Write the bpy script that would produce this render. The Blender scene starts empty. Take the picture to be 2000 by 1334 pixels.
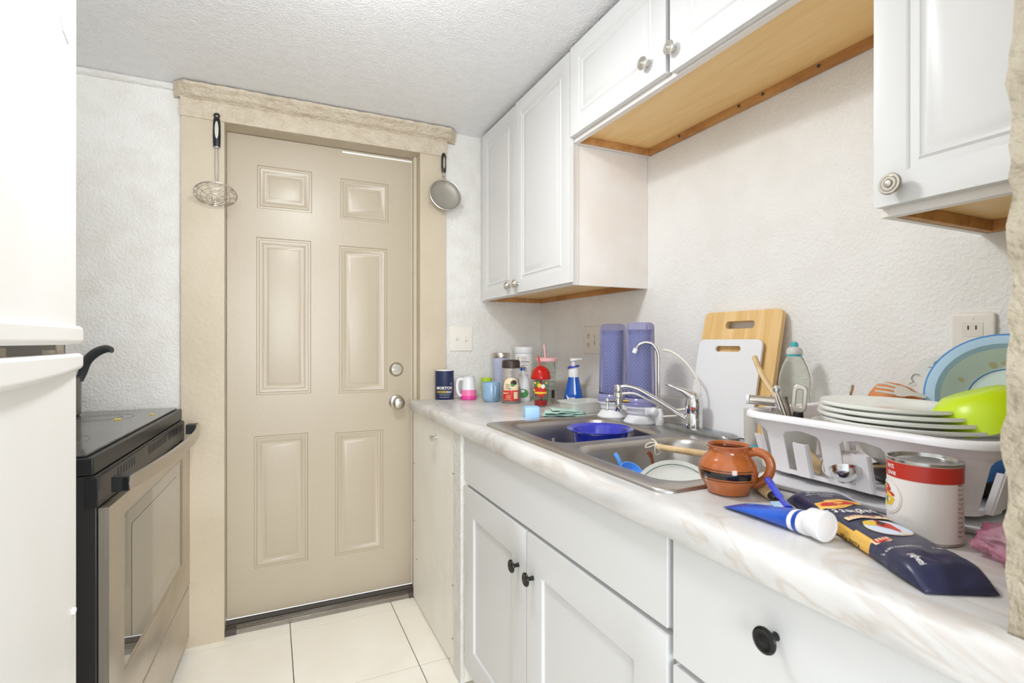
import bpy, bmesh, math, random
from mathutils import Vector, Matrix, noise

# ------------------------------------------------------------------ camera, world, light, exposure
SC = bpy.context.scene
COL = SC.collection
cam_d = bpy.data.cameras.new('camera')
cam = bpy.data.objects.new('camera', cam_d)
COL.objects.link(cam)
cam.location = (0, 0, 1.17)
cam.rotation_euler = (math.radians(90), 0, math.radians(-25))
cam_d.sensor_width = 36.0
cam_d.lens = 36.0 * 1010 / 2000
cam_d.clip_start = 0.02
cam_d.dof.use_dof = True
cam_d.dof.focus_distance = 1.5
cam_d.dof.aperture_fstop = 8.0
SC.camera = cam

SC.view_settings.view_transform = 'Standard'
SC.view_settings.look = 'None'
SC.view_settings.gamma = 1.0
SC.view_settings.exposure = 0.17
SC.cycles.diffuse_bounces = 8

world = bpy.data.worlds.new('world')
SC.world = world
world.use_nodes = True
world.node_tree.nodes['Background'].inputs[0].default_value = (0.90, 0.95, 1.0, 1)
world.node_tree.nodes['Background'].inputs[1].default_value = 1.3

lamp_d = bpy.data.lights.new('ceiling_lamp', 'AREA')     # the downward opening of the ceiling fixture
lamp_d.shape = 'DISK'
lamp_d.size = 0.22
lamp_d.energy = 8.4
glow_d = bpy.data.lights.new('ceiling_lamp_sides', 'POINT')   # what the fixture sheds sideways onto the ceiling
glow_d.energy = 5.6
glow_d.shadow_soft_size = 0.08
glow_d.color = (0.96, 0.98, 1.0)
glow = bpy.data.objects.new('ceiling_lamp_sides', glow_d)
glow.location = (0.17, 1.14, 2.0)
COL.objects.link(glow)
lamp_d.color = (0.975, 0.985, 1.0)
lamp = bpy.data.objects.new('ceiling_lamp', lamp_d)
lamp.location = (0.17, 1.14, 2.06)
COL.objects.link(lamp)

fill_d = bpy.data.lights.new('added_fill_light', 'AREA')      # unseen fill light added behind the camera to lift the far corners
fill_d.shape = 'RECTANGLE'
fill_d.size = 2.8
fill_d.size_y = 1.5
fill_d.energy = 135
fill_d.color = (0.92, 0.965, 1.0)
room = bpy.data.objects.new('added_fill_light', fill_d)
room.location = (0.05, -2.6, 1.4)
room.rotation_euler = (math.radians(90), 0, 0)
COL.objects.link(room)

R = math.radians
PI = math.pi
random.seed(4)
Z0 = 0.905          # counter top

# ------------------------------------------------------------------ materials
def lin(c):
    if isinstance(c, str):
        c = [int(c[i:i + 2], 16) / 255 for i in (0, 2, 4)]
    return [(x / 12.92 if x <= 0.04045 else ((x + 0.055) / 1.055) ** 2.4) for x in c] + [1]

def base_mat(name):
    m = bpy.data.materials.new(name)
    m.use_nodes = True
    return m, m.node_tree.nodes, m.node_tree.links, m.node_tree.nodes['Principled BSDF']

def mat(name, col, rough=0.5, metal=0.0, trans=0.0, ior=1.45, spec=0.5, bump=None, var=None, sub=0.0, alpha=1.0, coat=0.0):
    """bump=(scale, distance, detail); var=(scale, colour2, contrast, stretch)"""
    m, N, L, b = base_mat(name)
    c = lin(col)
    b.inputs['Base Color'].default_value = c
    b.inputs['Roughness'].default_value = rough
    b.inputs['Metallic'].default_value = metal
    b.inputs['Transmission Weight'].default_value = trans
    b.inputs['IOR'].default_value = ior
    b.inputs['Specular IOR Level'].default_value = spec
    b.inputs['Coat Weight'].default_value = coat
    if sub:
        b.inputs['Subsurface Weight'].default_value = sub
        b.inputs['Subsurface Radius'].default_value = (.01, .01, .01)
    b.inputs['Alpha'].default_value = alpha
    if bump or var:
        tc = N.new('ShaderNodeTexCoord')
    if bump:
        nz = N.new('ShaderNodeTexNoise')
        nz.inputs['Scale'].default_value = bump[0]
        nz.inputs['Detail'].default_value = bump[2] if len(bump) > 2 else 3
        L.new(tc.outputs['Object'], nz.inputs['Vector'])
        bp = N.new('ShaderNodeBump')
        bp.inputs['Distance'].default_value = bump[1]
        bp.inputs['Strength'].default_value = 1.0
        L.new(nz.outputs['Fac'], bp.inputs['Height'])
        L.new(bp.outputs['Normal'], b.inputs['Normal'])
    if var:
        n2 = N.new('ShaderNodeTexNoise')
        n2.inputs['Scale'].default_value = var[0]
        n2.inputs['Detail'].default_value = 5
        mp = N.new('ShaderNodeMapping')
        mp.inputs['Scale'].default_value = var[3] if len(var) > 3 else (1, 1, 1)
        L.new(tc.outputs['Object'], mp.inputs['Vector'])
        L.new(mp.outputs['Vector'], n2.inputs['Vector'])
        rp = N.new('ShaderNodeValToRGB')
        k = var[2] if len(var) > 2 else 0.2
        rp.color_ramp.elements[0].position = 0.5 - k
        rp.color_ramp.elements[1].position = 0.5 + k
        rp.color_ramp.elements[0].color = lin(var[1])
        rp.color_ramp.elements[1].color = c
        L.new(n2.outputs['Fac'], rp.inputs['Fac'])
        L.new(rp.outputs['Color'], b.inputs['Base Color'])
    return m

def plaster(name, col, col2, s1=110, s2=14, dist=0.0015, rough=0.5, thr=0.5):
    """heavy knock-down painted plaster"""
    m, N, L, b = base_mat(name)
    tc = N.new('ShaderNodeTexCoord')
    a = N.new('ShaderNodeTexNoise'); a.inputs['Scale'].default_value = s1; a.inputs['Detail'].default_value = 5
    a.inputs['Distortion'].default_value = 0.15
    c = N.new('ShaderNodeTexNoise'); c.inputs['Scale'].default_value = s2; c.inputs['Detail'].default_value = 4
    L.new(tc.outputs['Object'], a.inputs['Vector']); L.new(tc.outputs['Object'], c.inputs['Vector'])
    r = N.new('ShaderNodeValToRGB')
    r.color_ramp.elements[0].position = thr - 0.14
    r.color_ramp.elements[1].position = thr + 0.16
    L.new(a.outputs['Fac'], r.inputs['Fac'])
    ad = N.new('ShaderNodeMath'); ad.operation = 'MULTIPLY_ADD'; ad.inputs[1].default_value = 1.3
    L.new(c.outputs['Fac'], ad.inputs[0]); L.new(r.outputs['Color'], ad.inputs[2])
    bp = N.new('ShaderNodeBump'); bp.inputs['Distance'].default_value = dist; bp.inputs['Strength'].default_value = 0.8
    L.new(ad.outputs[0], bp.inputs['Height']); L.new(bp.outputs['Normal'], b.inputs['Normal'])
    r2 = N.new('ShaderNodeValToRGB')
    r2.color_ramp.elements[0].position = 0.35; r2.color_ramp.elements[1].position = 0.6
    r2.color_ramp.elements[0].color = lin(col2); r2.color_ramp.elements[1].color = lin(col)
    L.new(c.outputs['Fac'], r2.inputs['Fac']); L.new(r2.outputs['Color'], b.inputs['Base Color'])
    b.inputs['Roughness'].default_value = rough
    return m

def marble(name):
    m, N, L, b = base_mat(name)
    tc = N.new('ShaderNodeTexCoord')
    mp = N.new('ShaderNodeMapping'); mp.inputs['Scale'].default_value = (3.4, 1.3, 3.4); mp.inputs['Rotation'].default_value = (0, 0, R(-16))
    L.new(tc.outputs['Object'], mp.inputs['Vector'])
    n1 = N.new('ShaderNodeTexNoise'); n1.inputs['Scale'].default_value = 1.6; n1.inputs['Detail'].default_value = 8; n1.inputs['Distortion'].default_value = 1.6
    n2 = N.new('ShaderNodeTexNoise'); n2.inputs['Scale'].default_value = 1.7; n2.inputs['Detail'].default_value = 9; n2.inputs['Distortion'].default_value = 1.2
    L.new(mp.outputs['Vector'], n1.inputs['Vector']); L.new(mp.outputs['Vector'], n2.inputs['Vector'])
    r1 = N.new('ShaderNodeValToRGB')
    e = r1.color_ramp.elements
    e[0].position = 0.3; e[0].color = lin('b4b3b0'); e[1].position = 0.60; e[1].color = lin('d9d7d4')
    x = e.new(0.47); x.color = lin('cccac7')
    L.new(n1.outputs['Fac'], r1.inputs['Fac'])
    r2 = N.new('ShaderNodeValToRGB')
    e = r2.color_ramp.elements
    e[0].position = 0.475; e[0].color = (0, 0, 0, 1); e[1].position = 0.535; e[1].color = (0, 0, 0, 1)
    x = e.new(0.503); x.color = (.33, .33, .33, 1)
    L.new(n2.outputs['Fac'], r2.inputs['Fac'])
    mx = N.new('ShaderNodeMix'); mx.data_type = 'RGBA'
    mx.inputs[7].default_value = lin('a8957f')
    L.new(r2.outputs['Color'], mx.inputs[0]); L.new(r1.outputs['Color'], mx.inputs[6])
    L.new(mx.outputs[2], b.inputs['Base Color'])
    b.inputs['Roughness'].default_value = 0.32
    return m

def wood(name, c1, c2, scale=(1, 12, 12), rough=0.5, s=3.0):
    m, N, L, b = base_mat(name)
    tc = N.new('ShaderNodeTexCoord')
    mp = N.new('ShaderNodeMapping'); mp.inputs['Scale'].default_value = scale
    L.new(tc.outputs['Object'], mp.inputs['Vector'])
    n = N.new('ShaderNodeTexNoise'); n.inputs['Scale'].default_value = s; n.inputs['Detail'].default_value = 7; n.inputs['Distortion'].default_value = 0.8
    L.new(mp.outputs['Vector'], n.inputs['Vector'])
    r = N.new('ShaderNodeValToRGB')
    r.color_ramp.elements[0].position = 0.35; r.color_ramp.elements[1].position = 0.65
    r.color_ramp.elements[0].color = lin(c2); r.color_ramp.elements[1].color = lin(c1)
    L.new(n.outputs['Fac'], r.inputs['Fac']); L.new(r.outputs['Color'], b.inputs['Base Color'])
    b.inputs['Roughness'].default_value = rough
    return m

def steel(name, col, rough=0.3, stretch=(1, 1, 60), c2=None):
    return mat(name, col, rough, 1.0, var=(6, c2 or col, 0.25, stretch), bump=(220, 0.00015, 2))

M = {}
M['wall'] = plaster('wall_paint', 'dedcd7', 'd8d5ce')
M['wall_smooth'] = plaster('wall_paint_smoother', 'e9e8e5', 'e5e3df', s1=125, s2=8, dist=0.0011, thr=0.56)
M['ceiling'] = plaster('ceiling_paint', 'f3f3f5', 'efeff1', s1=150, s2=30, dist=0.0016)
M['partition'] = plaster('partition_paint', 'aea38e', 'a09580', s1=60, s2=20, dist=0.004)
M['trim'] = mat('beige_trim_paint', 'c6b9a4', 0.4, bump=(60, 0.0012, 5), var=(3, 'bbad95', .2))
M['trim_rough'] = plaster('beige_lumpy_paint', 'c8bba6', 'bfb09a', s1=75, s2=24, dist=0.003, rough=0.4)
M['door'] = mat('beige_door_paint', 'b8ac99', 0.30, bump=(120, 0.0003, 2), var=(2.2, 'b1a48e', .25, (1, 1, .6)))
M['cab'] = mat('white_cabinet_lacquer', 'dbdbda', 0.33)
M['cab_low'] = mat('white_base_cabinet_lacquer', 'd0d0cf', 0.38)
M['cab_side'] = mat('painted_cabinet_side', 'e8e5e2', 0.4, bump=(40, 0.0006, 4), var=(8, 'e3dbd3', .2))
M['plywood'] = mat('cream_painted_plywood', 'f1eee6', 0.45, bump=(35, 0.0012, 6), var=(9, 'ebe7dd', .22, (1, 1, .5)))
M['under_wood'] = wood('maple_cabinet_underside', 'f0cc90', 'e9c07c', (10, 1.2, 10), 0.4)
M['under_edge'] = wood('raw_wood_ledger', 'c9965c', 'a97642', (8, 2, 8), 0.6)
M['dark_gap'] = mat('dark_cabinet_gap', '2c2b2a', 0.8)
M['nickel'] = mat('brushed_nickel', 'c9c4ba', 0.28, 1.0)
M['black_knob'] = mat('black_knob_metal', '2b2b2b', 0.25, 0.6)
M['chrome'] = mat('chrome', 'd6d6d6', 0.09, 1.0)
M['chrome_dull'] = mat('water_spotted_chrome', 'b9bdc1', 0.28, 1.0, bump=(90, .0006, 4), var=(40, '9b9fa2', .2))
M['marble'] = marble('marble_laminate')
M['chip'] = mat('chipped_laminate_edge', 'b08d68', 0.8, bump=(90, .002, 3))
M['tile'] = mat('cream_floor_tile', 'f8f4ea', 0.35, var=(7, 'f3ede0', .22), bump=(30, .0004, 3))
M['grout'] = mat('dark_grout', '4c4640', 0.9)
M['sink'] = mat('stainless_sink', 'c6c4c1', 0.34, 1.0, var=(5, 'b3afaa', .25, (1, 1, 1)), bump=(180, .0002, 2))
M['plate_w'] = mat('cream_plastic_plate', 'e4dfd4', 0.35)
M['slot'] = mat('dark_slot', '4a4540', 0.8)
M['outlet_in'] = mat('outlet_face', 'ded8cb', 0.4)
M['fridge'] = mat('white_fridge_enamel', 'e2e1df', 0.3, bump=(160, .0002, 2), var=(4, 'dddbd6', .25))
M['fridge_trim'] = mat('yellowed_plastic', 'cfc3b0', 0.5, var=(30, '9a8f80', .2))
M['gasket'] = mat('grey_gasket', '84807a', 0.7)
M['black'] = mat('black_plastic', '1d1e20', 0.35)
M['black_gloss'] = mat('black_ceramic_glass', '3a3835', 0.16, var=(9, '55514b', .12), coat=.3)
M['black_enamel'] = mat('black_enamel', '2e2d2c', 0.25)
M['steel'] = steel('stainless_oven_steel', 'cfc8bf', 0.36, (1, 40, 1), 'c2bab0')
M['steel_bar'] = mat('satin_steel_bar', 'c9c2b9', 0.32, 1.0)
M['oven_glass'] = mat('dark_oven_glass', '57514a', 0.06, coat=1.0)
M['oven_inner'] = mat('lighter_oven_glass', '6f6a62', 0.08, coat=1.0)
M['grey_ring'] = mat('grey_burner_ring', '77726b', 0.4)
M['food'] = mat('yellow_food_bit', 'e0c860', 0.7)
M['pan'] = mat('grey_pan_metal', '7b756d', 0.35, 0.7)
M['handle_grey'] = mat('dark_grey_handle', '45484a', 0.45)
M['white_pl'] = mat('white_plastic', 'e4e4e6', 0.35)
M['white_rack'] = mat('white_rack_plastic', 'eae8ea', 0.38, sub=.1)
M['white_cer'] = mat('white_ceramic', 'e7e9e2', 0.16, coat=.4)
M['bamboo'] = wood('bamboo', 'e6c48c', 'd9b070', (14, 14, 1.2), 0.45)
M['spoon_wood'] = wood('pale_spoon_wood', 'd9bd91', 'c4a475', (6, 6, 6), 0.6)
M['clay'] = mat('glazed_clay', 'b5652f', 0.13, var=(14, '9c5124', .25), coat=.6)
M['clay_raw'] = mat('unglazed_clay', 'd2874f', 0.5, var=(20, 'c87b44', .25))
M['clay_in'] = mat('dark_glazed_clay_inside', '7a3a1a', 0.15)
M['black_glaze'] = mat('black_glaze', '1c1614', 0.1, coat=.5)
M['navy'] = mat('navy_film', '2b2d48', 0.28, bump=(45, .0015, 3))
M['navy_paper'] = mat('navy_paper', '232c4e', 0.5)
M['white_print'] = mat('white_print', 'eceae7', 0.5)
M['yellow_print'] = mat('yellow_print', 'e6c23a', 0.5)
M['orange_print'] = mat('orange_pasta_print', 'e9a13c', 0.4, var=(60, 'f2cf6a', .12))
M['red_print'] = mat('red_print', 'c9281e', 0.4)
M['brick_print'] = mat('can_red_band', 'bd3224', 0.35)
M['cream_print'] = mat('cream_print', 'efd9b4', 0.45)
M['sky_print'] = mat('pale_blue_print', 'd5e0f0', 0.4)
M['green_print'] = mat('green_print', '3f8f45', 0.45)
M['dark_print'] = mat('dark_print', '3a3232', 0.5)
M['window_yellow'] = wood('spaghetti_strands', 'e2b757', 'cf9a3c', (60, 1, 60), 0.3)
M['pink'] = mat('pink_plastic', 'ef7fae', 0.35)
M['pale_pink'] = mat('pale_pink_plastic', 'f3b9bf', 0.35)
M['hot_pink'] = mat('hot_pink_plastic', 'e8489b', 0.3)
M['pink_film'] = mat('pink_crinkled_film', 'f2a3c5', 0.08, trans=0.7, ior=1.15, bump=(55, .003, 3), var=(16, 'f9d5e2', .12))
M['mug_blue'] = mat('dusty_blue_ceramic', '8fb0cc', 0.25, coat=.3)
M['lime'] = mat('lime_plastic', 'c2e23a', 0.35, sub=.1)
M['lime2'] = mat('lime_green_bowl_plastic', 'c1dd12', 0.32, sub=.1)
M['lavender'] = mat('lavender_enamel', 'bcc0d8', 0.35)
M['brown_lid'] = mat('dark_brown_lid', '3f322d', 0.4)
M['coffee_glass'] = mat('coffee_jar_glass', 'e8e2da', 0.06, trans=0.75)
M['coffee'] = mat('instant_coffee', '5a4433', 0.8, bump=(300, .002, 2), var=(90, '3f2e22', .2))
M['clear'] = mat('clear_plastic', 'f4f6f4', 0.05, trans=1.0, ior=1.12)
M['clear_g'] = mat('greenish_clear_plastic', 'edf2ea', 0.06, trans=0.95, ior=1.12)
M['frost'] = mat('frosted_plastic', 'eeeee9', 0.35, trans=0.45)
M['red_clear'] = mat('red_translucent_plastic', 'e0251a', 0.12, trans=0.45)
M['red_liquid'] = mat('red_gel', 'c4151c', 0.12, trans=0.2, coat=.4)
M['soap_blue'] = mat('blue_soap', '1560c4', 0.08, trans=0.25, coat=.6)
M['band_blue'] = mat('violet_blue_plastic', '3f46a8', 0.35)
M['violet'] = mat('violet_translucent_housing', 'c9caf6', 0.06, trans=0.95, ior=1.1)
M['violet_solid'] = mat('violet_threaded_collar', 'b3b3ea', 0.18, trans=0.45)
M['cartridge'] = mat('grey_filter_cartridge', '9499ac', 0.6)
M['cart_net'] = mat('pale_filter_netting', 'cdd1de', 0.6)
M['brass'] = mat('brass_fitting', 'b79a55', 0.3, 1.0)
M['tube_w'] = mat('milky_tubing', 'e0dace', 0.35)
M['cobalt'] = mat('cobalt_blue_enamel', '1d2fa6', 0.14, coat=.6)
M['cobalt_in'] = mat('blue_bowl_inside', '4044bf', 0.18, coat=.5)
M['sponge_blue'] = mat('light_blue_plastic', 'a5cdf2', 0.5)
M['light_blue'] = mat('sky_blue_plastic', '5c9be6', 0.35)
M['mint'] = mat('mint_cloth', 'c6ddd3', 0.95, bump=(260, .0015, 2), var=(50, 'b4d0c4', .2))
M['mint_dark'] = mat('dark_green_hem', '3f6a60', 0.9)
M['teal'] = mat('teal_plastic', '4fbfca', 0.2, trans=.2)
M['bowl_blue'] = mat('pale_blue_bowl', 'b3d0ea', 0.22, sub=.15, var=(9, 'a9c8dd', .25))
M['bowl_inner'] = mat('pale_aqua_bowl_inside', 'cfe0dd', 0.18, var=(14, 'd9e6da', .25))
M['bowl_rim'] = mat('blue_rim_line', '4a86c8', 0.25)
M['stain'] = mat('ochre_stain', 'cfc9a0', 0.3)
M['tp_blue'] = mat('toothpaste_blue', '2c5fc4', 0.22, var=(16, '1c3f9c', .15))
M['brush_blue'] = mat('translucent_blue_plastic', '3f55dd', 0.18, trans=.25)
M['bristle'] = mat('blue_bristles', '3f9fd6', 0.6)
M['tin'] = mat('tin_lid', 'b9b9b6', 0.22, 1.0)
M['can_paper'] = mat('can_label_paper', 'e9e4df', 0.45)
M['string'] = mat('cotton_string', 'e6dfce', 0.9)
M['thresh'] = mat('worn_aluminium', '9b958c', 0.4, 0.9, bump=(60, .001, 4), var=(18, '857e75', .2, (.3, 3, 3)))
M['dark_rubber'] = mat('dark_rubber_strip', '4e4742', 0.7)
M['strip_w'] = mat('white_gap_daylight', 'f8f8f6', 0.2)
M['mesh_grey'] = mat('fine_steel_mesh', 'a39e93', 0.5, 0.5, alpha=0.8)
M['dark_slot'] = M['slot']
M['red_pl'] = mat('red_plastic', 'd9261c', 0.3)

# ------------------------------------------------------------------ geometry helper
class G:
    def __init__(s):
        s.v = []; s.f = []; s.m = []
    def add(s, vs, fs, mi=0, T=None):
        o = len(s.v)
        for p in vs:
            p = Vector(p)
            s.v.append(T @ p if T else p)
        for f in fs:
            s.f.append([i + o for i in f]); s.m.append(mi)
        return s
    def box(s, x0, x1, y0, y1, z0, z1, mi=0, T=None):
        x0, x1 = min(x0, x1), max(x0, x1); y0, y1 = min(y0, y1), max(y0, y1); z0, z1 = min(z0, z1), max(z0, z1)
        v = [(x0, y0, z0), (x1, y0, z0), (x1, y1, z0), (x0, y1, z0), (x0, y0, z1), (x1, y0, z1), (x1, y1, z1), (x0, y1, z1)]
        return s.add(v, [(3, 2, 1, 0), (4, 5, 6, 7), (0, 1, 5, 4), (1, 2, 6, 5), (2, 3, 7, 6), (3, 0, 4, 7)], mi, T)
    def loft(s, rings, mi=0, T=None, cap=(True, True), closed=True, mf=None):
        n = len(rings[0]); vs = [p for r in rings for p in r]; base = len(s.v)
        fs = []; ms = []
        for i in range(len(rings) - 1):
            for j in range(n if closed else n - 1):
                k = (j + 1) % n
                fs.append((i * n + j, i * n + k, (i + 1) * n + k, (i + 1) * n + j))
                ms.append(mf(i, j) if mf else mi)
        if cap[0]: fs.append(tuple(range(n))[::-1]); ms.append(mf(0, 0) if mf else mi)
        if cap[1]: fs.append(tuple(range((len(rings) - 1) * n, len(rings) * n))); ms.append(mf(len(rings) - 2, 0) if mf else mi)
        s.add(vs, fs, mi, T)
        s.m[-len(fs):] = ms
        return s
    def lathe(s, prof, n=40, mi=0, T=None, c=(0, 0, 0), mod=None, mf=None, cap=(True, True), sx=1, sy=1):
        rings = []
        for (r, z) in prof:
            ring = []
            for j in range(n):
                a = 2 * PI * j / n
                rr = r * (mod(a, z) if mod else 1)
                ring.append((c[0] + rr * math.cos(a) * sx, c[1] + rr * math.sin(a) * sy, c[2] + z))
            rings.append(ring)
        return s.loft(rings, mi, T, cap, True, mf)
    def tube(s, pts, r, n=10, mi=0, T=None, flat=1.0, closed=False):
        P = [Vector(p) for p in pts]; rings = []; up = None
        for i, p in enumerate(P):
            if closed:
                t = P[(i + 1) % len(P)] - P[i - 1]
            else:
                t = (P[min(i + 1, len(P) - 1)] - P[max(i - 1, 0)])
            t.normalize()
            if up is None:
                up = Vector((0, 0, 1)) if abs(t.z) < .9 else Vector((0, 1, 0))
            a = t.cross(up); a.normalize(); b = a.cross(t); b.normalize(); up = b
            rr = r[i] if isinstance(r, (list, tuple)) else r
            rings.append([p + a * math.cos(2 * PI * j / n) * rr + b * math.sin(2 * PI * j / n) * rr * flat for j in range(n)])
        if closed: rings.append(rings[0])
        return s.loft(rings, mi, T, (not closed, not closed))
    def sheet(s, outer, holes, th, mi=0, T=None, fn=None):
        """flat plate in xz (y is thickness, front at y=0, back y=th) with holes"""
        bm = bmesh.new()
        loops = [outer] + list(holes)
        for lp in loops:
            vv = [bm.verts.new((p[0], 0, p[1])) for p in lp]
            for i in range(len(vv)): bm.edges.new((vv[i], vv[(i + 1) % len(vv)]))
        r = bmesh.ops.triangle_fill(bm, use_beauty=True, use_dissolve=False, edges=bm.edges[:], normal=(0, -1, 0))
        bm.verts.ensure_lookup_table(); bm.verts.index_update()
        vs = [v.co.copy() for v in bm.verts]; fs = [[v.index for v in f.verts] for f in bm.faces]
        bm.free()
        n = len(vs); V = vs + [Vector((p.x, th, p.z)) for p in vs]
        F = []
        for f in fs:
            a, b_, c = (vs[i] for i in f[:3])
            nrm = (b_ - a).cross(c - a)
            if nrm.y > 0: f = f[::-1]
            F.append(f); F.append([i + n for i in f[::-1]])
        k = 0
        for li, lp in enumerate(loops):
            m_ = len(lp)
            for i in range(m_):
                a, b_ = k + i, k + (i + 1) % m_
                F.append([a, b_, b_ + n, a + n])
            k += m_
        if fn: V = [Vector(fn(p)) for p in V]
        return s.add(V, F, mi, T)
    def patch(s, fn, pts, mi=0, rings=4, T=None):
        """filled outline mapped by fn(x,y)->3D"""
        cx = sum(p[0] for p in pts) / len(pts); cy = sum(p[1] for p in pts) / len(pts)
        n = len(pts); vs = [fn(cx, cy)]; fs = []
        for k in range(1, rings + 1):
            t = k / rings
            for p in pts: vs.append(fn(cx + (p[0] - cx) * t, cy + (p[1] - cy) * t))
        for j in range(n): fs.append((0, 1 + j, 1 + (j + 1) % n))
        for k in range(rings - 1):
            for j in range(n):
                a = 1 + k * n + j; b_ = 1 + k * n + (j + 1) % n
                fs.append((a, a + n, b_ + n, b_))
        return s.add(vs, fs, mi, T)
    def quadpatch(s, fn, x0, x1, y0, y1, nx=12, ny=4, mi=0, T=None):
        vs = [fn(x0 + (x1 - x0) * i / nx, y0 + (y1 - y0) * j / ny) for j in range(ny + 1) for i in range(nx + 1)]
        fs = [(j * (nx + 1) + i, j * (nx + 1) + i + 1, (j + 1) * (nx + 1) + i + 1, (j + 1) * (nx + 1) + i) for j in range(ny) for i in range(nx)]
        return s.add(vs, fs, mi, T)
    def text(s, txt, size, fn, x=0, y=0, mi=0, bold=0.0, align='CENTER', T=None, ang=0, sx=1.0):
        cu = bpy.data.curves.new('lettering', 'FONT')
        cu.body = txt; cu.size = size; cu.align_x = align; cu.offset = bold * size; cu.resolution_u = 2
        ob = bpy.data.objects.new('lettering', cu)
        COL.objects.link(ob)
        bpy.context.view_layer.update()
        me = bpy.data.meshes.new_from_object(ob.evaluated_get(bpy.context.evaluated_depsgraph_get()))
        ca, sa = math.cos(ang), math.sin(ang)
        vs = [fn(x + (v.co.x * sx) * ca - v.co.y * sa, y + (v.co.x * sx) * sa + v.co.y * ca) for v in me.vertices]
        fs = [list(p.vertices) for p in me.polygons]
        bpy.data.objects.remove(ob); bpy.data.curves.remove(cu); bpy.data.meshes.remove(me)
        return s.add(vs, fs, mi, T)

def ell(cx, cy, rx, ry, n=28, a0=0, a1=2 * PI):
    full = abs(a1 - a0 - 2 * PI) < 1e-6
    return [(cx + rx * math.cos(a0 + (a1 - a0) * i / (n if full else n - 1)), cy + ry * math.sin(a0 + (a1 - a0) * i / (n if full else n - 1))) for i in range(n)]

def rrect(x0, x1, y0, y1, r, n=6):
    out = []
    for (cx, cy, a) in ((x1 - r, y1 - r, 0), (x0 + r, y1 - r, 90), (x0 + r, y0 + r, 180), (x1 - r, y0 + r, 270)):
        for k in range(n + 1):
            t = R(a + 90 * k / n)
            out.append((cx + r * math.cos(t), cy + r * math.sin(t)))
    return out

def obj(name, g, mats, parent=None, loc=None, rot=None, smooth=True, bevel=0, seg=2, ang=38, label=None, fixn=True):
    me = bpy.data.meshes.new(name)
    me.from_pydata([tuple(p) for p in g.v], [], g.f)
    if isinstance(mats, str): mats = [mats]
    for k in mats: me.materials.append(M[k])
    me.polygons.foreach_set('material_index', g.m)
    if fixn:
        bm = bmesh.new(); bm.from_mesh(me)
        bmesh.ops.recalc_face_normals(bm, faces=bm.faces[:])
        bm.to_mesh(me); bm.free()
    me.update()
    if smooth:
        me.shade_smooth()
        me.set_sharp_from_angle(angle=R(ang))
    o = bpy.data.objects.new(name, me)
    COL.objects.link(o)
    if parent: o.parent = parent
    if loc: o.location = loc
    if rot: o.rotation_euler = rot
    if bevel:
        b = o.modifiers.new('bevel', 'BEVEL'); b.width = bevel; b.segments = seg; b.limit_method = 'ANGLE'; b.angle_limit = R(50)
        b.harden_normals = False
    if label: o['label'] = label
    return o

def tag(o, label, cat, group=None):
    o['label'] = label; o['category'] = cat
    if group: o['group'] = group
    return o

def thing(name, label, cat, loc=(0, 0, 0), rz=0, group=None, rot=None):
    o = bpy.data.objects.new(name, None)
    o.empty_display_size = 0.02
    COL.objects.link(o)
    o.location = loc
    o.rotation_euler = rot if rot else (0, 0, rz)
    return tag(o, label, cat, group)

def struct(name, g, mats, **k):
    o = obj(name, g, mats, **k)
    if o.parent is None: o['kind'] = 'structure'
    return o

def face_cam(x, y): return -math.atan2(x, y)
def cyl(r, off=0.0004):
    return lambda x, y: ((r + off) * math.sin(x / r), -(r + off) * math.cos(x / r), y)
def cone(rf, off=0.0004):
    return lambda x, y: ((rf(y) + off) * math.sin(x / rf(y)), -(rf(y) + off) * math.cos(x / rf(y)), y)
def arc(c, r, a0, a1, n, plane='xz'):
    out = []
    for i in range(n):
        a = R(a0 + (a1 - a0) * i / (n - 1))
        if plane == 'xz': out.append((c[0] + r * math.cos(a), c[1], c[2] + r * math.sin(a)))
        elif plane == 'yz': out.append((c[0], c[1] + r * math.cos(a), c[2] + r * math.sin(a)))
        else: out.append((c[0] + r * math.cos(a), c[1] + r * math.sin(a), c[2]))
    return out
def bez(p, n=16):
    p = [Vector(q) for q in p]; out = []
    # catmull-rom through the points
    q = [p[0]] + p + [p[-1]]
    for i in range(1, len(q) - 2):
        for k in range(n):
            t = k / n
            a, b, c, d = q[i - 1], q[i], q[i + 1], q[i + 2]
            out.append(0.5 * ((2 * b) + (c - a) * t + (2 * a - 5 * b + 4 * c - d) * t * t + (3 * b - a - 3 * c + d) * t ** 3))
    out.append(p[-1])
    return out
def align(d, up=(0, 0, 1)):
    """matrix whose local z points along d"""
    return Vector(d).to_track_quat('Z', 'Y').to_matrix().to_4x4()

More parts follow.
